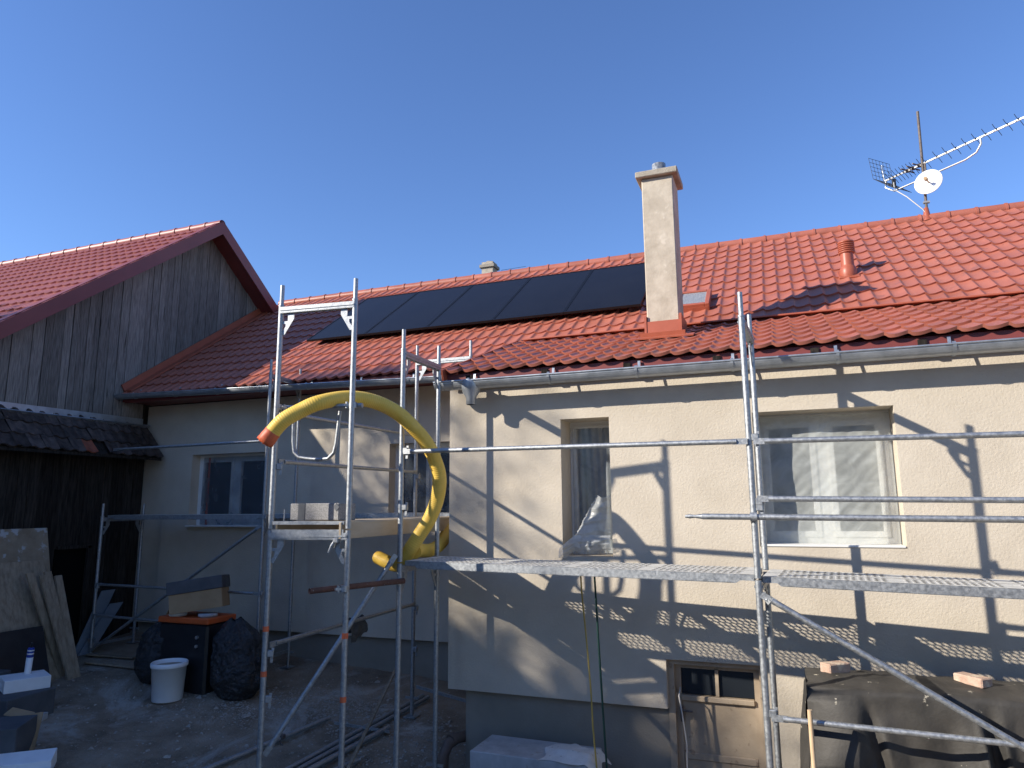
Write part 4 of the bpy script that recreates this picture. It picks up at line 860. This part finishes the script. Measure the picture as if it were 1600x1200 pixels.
mb = MB(); mb.lathe([(.012,.30),(.010,.33),(.014,.335),(.012,.36),(.001,.36)], cb, 12, Mt); part('nozzle', mb, M['black'], t_)
mb = MB(); mb.box((-7.62, 5.22, -2.29), (.62, .50, .36), rot('Z', 34), ch=.006); solo('foam_pack', mb, M['graphite'], 'dark foam pack beside the torn cardboard flap', 'foam pack', (-7.62,5.22,-2.47))
t_ = thing('cardboard_flap', 'torn brown cardboard flap standing among the foam', 'cardboard', (-7.45, 5.46, -2.46)); mb = MB(); mb.prism([V(-7.50,5.44,-2.44), V(-7.40,5.52,-2.44), V(-7.58,5.72,-2.12), V(-7.73,5.62,-2.14), V(-7.66,5.56,-2.22)], (.02,-.02,.004)); part('panel', mb, M['card'], t_)
mb = MB(); mb.prism([V(-7.9,5.52,-2.12), V(-7.66,5.62,-2.16), V(-7.68,5.70,-2.13), V(-7.92,5.62,-2.08)], (.0,-.01,-.012)); part('flap', mb, M['card'], t_)
mb = MB(); mb.box((-8.20, 6.10, -2.36), (.15, .20, .12), rot('Z', 20), ch=.005); solo('foam_block', mb, M['epsdim'], 'small grey foam offcut at the foot of the dark pack', 'foam', (-8.2,6.1,-2.43))
mb = MB(); mb.box((-7.12, 5.15, -2.42), (.62, .24, .14), rot('Z', 42) @ rot('X', 12), ch=.004); solo('foam_slab', mb, M['eps'], 'tilted white foam offcut lying on the dirt by the dark pack', 'foam slab', (-7.12,5.15,-2.5))
mb = MB(); mb.box((-6.84, 5.10, -2.47), (.62, .22, .06), rot('Z', 30) @ rot('X', -8), ch=.004); solo('foam_slab', mb, M['eps'], 'thin white foam strip lying on the dirt', 'foam slab', (-6.84,5.1,-2.52))
# tubes lying in the yard
def gtube(a, b, r, label, nm='scaffold_tube', mat='galv', lift=0):
    A_, B_ = G(*a, r+lift), G(*b, r+lift); mb = MB(); pts = [A_.lerp(B_, i/12) for i in range(13)]; mb.path(pts, r, 12); return solo(nm, mb, M[mat], label, 'tube', A_, 'tubes lying in the yard')
gtube((-5.62,5.75), (-5.22,7.52), .026, 'steel tube lying under the tower brace with a clamp on it', lift=.03)
mb = MB(); q = G(-5.37,6.85,.075); mb.box(q, (.08,.06,.05), ch=.008); mb.tube(q-V(0,.03,.03), q-V(-.05,.03,.09), .01, 6); solo('clamp', mb, M['rustmast'], 'loose scaffold clamp on the tube lying in the yard', 'clamp', q)
gtube((-4.9,6.0), (-4.56,8.6), .024, 'long steel tube lying towards the wall, outer one of a pair', lift=.02); gtube((-4.80,6.0), (-4.47,8.58), .024, 'long steel tube lying towards the wall, next to the thick short tube', lift=.02)
gtube((-4.72,5.9), (-4.42,7.52), .030, 'thicker short tube lying on the gravel beside the long tubes', lift=.02); gtube((-4.62,5.85), (-4.30,6.75), .022, 'shortest tube lying beside the thick one', lift=.02)
mb = MB(); mb.beam(G(-5.1,7.45,.05), G(-4.35,7.42,.05), .02, .03); solo('flat_bar', mb, M['galv'], 'flat steel bar lying across the tubes', 'bar', G(-5,7.4))
mb = MB(); mb.beam(V(-4.22,6.3,gz(-4.2,6.3)+.02), V(-4.62,8.0,gz(-4.6,8)+.52), .035, .02, ch=.003); solo('lath', mb, M['wood'], 'thin wooden lath propped between the tower posts', 'lath', G(-4.2,6.3))
mb = MB(); mb.beam((-4.33, 8.0, gz(-4.3,8)+.36), (-3.42, 7.75, gz(-3.5,7.7)+.38), .03, .03); part('bottom_bar', mb, M['galv'], st)
# foam slab and cloth against the plinth
mb = MB(); mb.box((-2.31, 6.55, -2.44), (1.10, .50, .52), rot('Z', -1), ch=.008); solo('foam_pack', mb, M['epsdim'], 'pale dusty foam pack standing against the plinth', 'foam pack', (-2.3,6.55,-2.7))
def fc(u, v):
    x = -2.20+u*.52+.03*math.sin(v*7); y = 6.28+v*.46+.02*math.sin(u*8); e = min(u,1-u,v,1-v)
    z = -2.175+.03*max(0, noise.noise((u*4, v*4, 1)))+.045*math.sin(math.pi*u)*math.sin(math.pi*v)
    if x > -1.77: z -= (x+1.77)*1.2
    return (x, y, z)
mb = MB().grid(26, 22, fc); solo('cloth', mb, M['cloth'], 'crumpled dirty white cloth on the pale foam pack', 'cloth', (-1.95,6.5,-2.18))
mb = MB(); mb.path([(-3.28,7.1,-2.32),(-3.30,6.96,-2.30),(-3.34,6.84,-2.33),(-3.36,6.78,-2.42),(-3.36,6.76,-2.70)], .055, 16); mb.path([(-3.31,6.93,-2.297),(-3.33,6.88,-2.31)], .064, 16); solo('drain_pipe', mb, M['drain'], 'brown drain elbow at the corner of the plinth', 'pipe', (-3.36,6.8,-2.7))
# tarpaulin over a stack
def ft(u, v):                                   # u along the front, v from the front hem over the top to the back hem
    x = .02+u*3.0; L = v*3.1; yf, yb_, zt = 5.90, 6.50, -1.305
    fold = .045*math.sin(x*4.3+1.5*math.sin(x*2.1))+.04*noise.noise((x*2.6, L*.7, 3))+.06*max(0, math.sin(x*6.1+1.0+.5*L))**4-.05*max(0, math.sin(x*3.7+2.2))**8
    for x_, w_, h_ in ((.24,.10,.07),(.40,.05,-.07),(.62,.12,.03),(1.00,.05,.06),(1.06,.04,-.05),(1.24,.05,-.06),(1.32,.06,.06),(1.7,.08,.07),(2.1,.06,-.06)):
        fold += h_*max(0, 1-abs(x+.10*math.sin(L*2.3+x_*9)-x_)/w_)
    if L < 1.25: d = (1.25-L); y = yf-.05-.07*d-fold*min(1, d*2.2)-.02*noise.noise((x*6, L*5, 1)); z = zt-d
    elif L < 1.85: q = (L-1.25)/.6; y = yf-.05+q*(yb_-yf+.08); z = zt+.035*math.sin(math.pi*q)+.025*noise.noise((x*3, q*3, 8))+.012*noise.noise((x*9, q*8, 2))
    else: d = L-1.85; y = yb_+.04+.05*d; z = zt-d
    if u < .10:
        k = (.10-u)/.10; x = .02+.30+.0-(.30)*(1-k*k*.0)+(.10-u)*0
    return V(x, y, z)
tn = MB(); tn.grid(220, 84, ft)
def fe(u, v):                                   # end face, bulging towards the door
    y = 5.82+u*.74; z = -1.30-v*1.25; x = .03+.02*math.sin(u*9+v*2)-.10*v+.03*noise.noise((u*4, v*4, 6))-.05*math.sin(math.pi*u)*v
    return (x if v > .02 else .03, y, z)
tn.grid(30, 40, fe)
tt = thing('tarp_stack', 'stack covered with a black paint-splashed tarpaulin under the deck', 'tarp', (1.4, 6.2, -2.55)); part('tarpaulin', tn, M['tarp'], tt)
mb = MB(); mb.box((1.5, 6.2, -1.95), (2.85, .56, 1.25)); part('stack', mb, M['darkplank'], tt)
t1 = MB(); t1.box((.24, 6.26, -1.24), (.20, .11, .075), rot('Z', 40), ch=.008); solo('brick', t1, M['brick'], 'dusty pink brick on the tarp corner nearest the door', 'brick', (.24,6.28,-1.28), 'bricks weighing down the tarp')
t1 = MB(); t1.box((1.13, 6.17, -1.245), (.11, .22, .065), rot('Z', 42), ch=.008); solo('brick', t1, M['brick'], 'pale mortar-topped brick lying across the tarp top edge', 'brick', (1.16,6.17,-1.28), 'bricks weighing down the tarp')
mb = MB(); mb.tube((.035, 5.50, -3.0), (.03, 5.56, -1.39), .0165, 10); solo('broomstick', mb, M['stick'], 'pale wooden stick standing upright against the low rail', 'stick', (.03,5.5,-2.9))

# ------------------------------------------------------------------ gravel, rubble, mortar spills
pb = MB(); rnd = random.Random(5)
ico = [(-1,-.6,-.3),(1,-.7,-.2),(.1,1,-.3),(.2,.1,.7),(-.5,.4,.5),(.6,-.3,.45)]; ifc = [(0,1,5),(0,5,4),(1,2,5),(2,3,5),(2,4,3),(0,4,2),(3,4,5),(0,2,1)]
def stones(n, cx, cy, sx, sy, s0, s1):
    for _ in range(n):
        x, y = rnd.gauss(cx, sx), rnd.gauss(cy, sy)
        if y > 9.2 or x > -3.3 and y > 6.9 or x < -10.2: continue
        s_ = rnd.uniform(s0, s1); a = rnd.uniform(0, 6.3); ca, sa = math.cos(a), math.sin(a); z = gp(x, y)[2]
        pb.add([(x+(p_[0]*ca-p_[1]*sa)*s_, y+(p_[0]*sa+p_[1]*ca)*s_, z+p_[2]*s_*.7+s_*.1) for p_ in ico], ifc)
stones(1500, -5.3, 7.9, .55, .35, .006, .018); stones(900, -6.3, 7.4, .5, .3, .005, .016); stones(1400, -6.5, 7.0, 2.2, 1.2, .005, .022); stones(500, -4.0, 7.2, .5, .6, .006, .022); stones(60, -6, 7, 2, 1.2, .025, .05)
solo('gravel', pb, M['stone'], 'loose gravel and rubble scattered over the yard', None, (-5.5, 7.5, -2.4), kind='stuff')
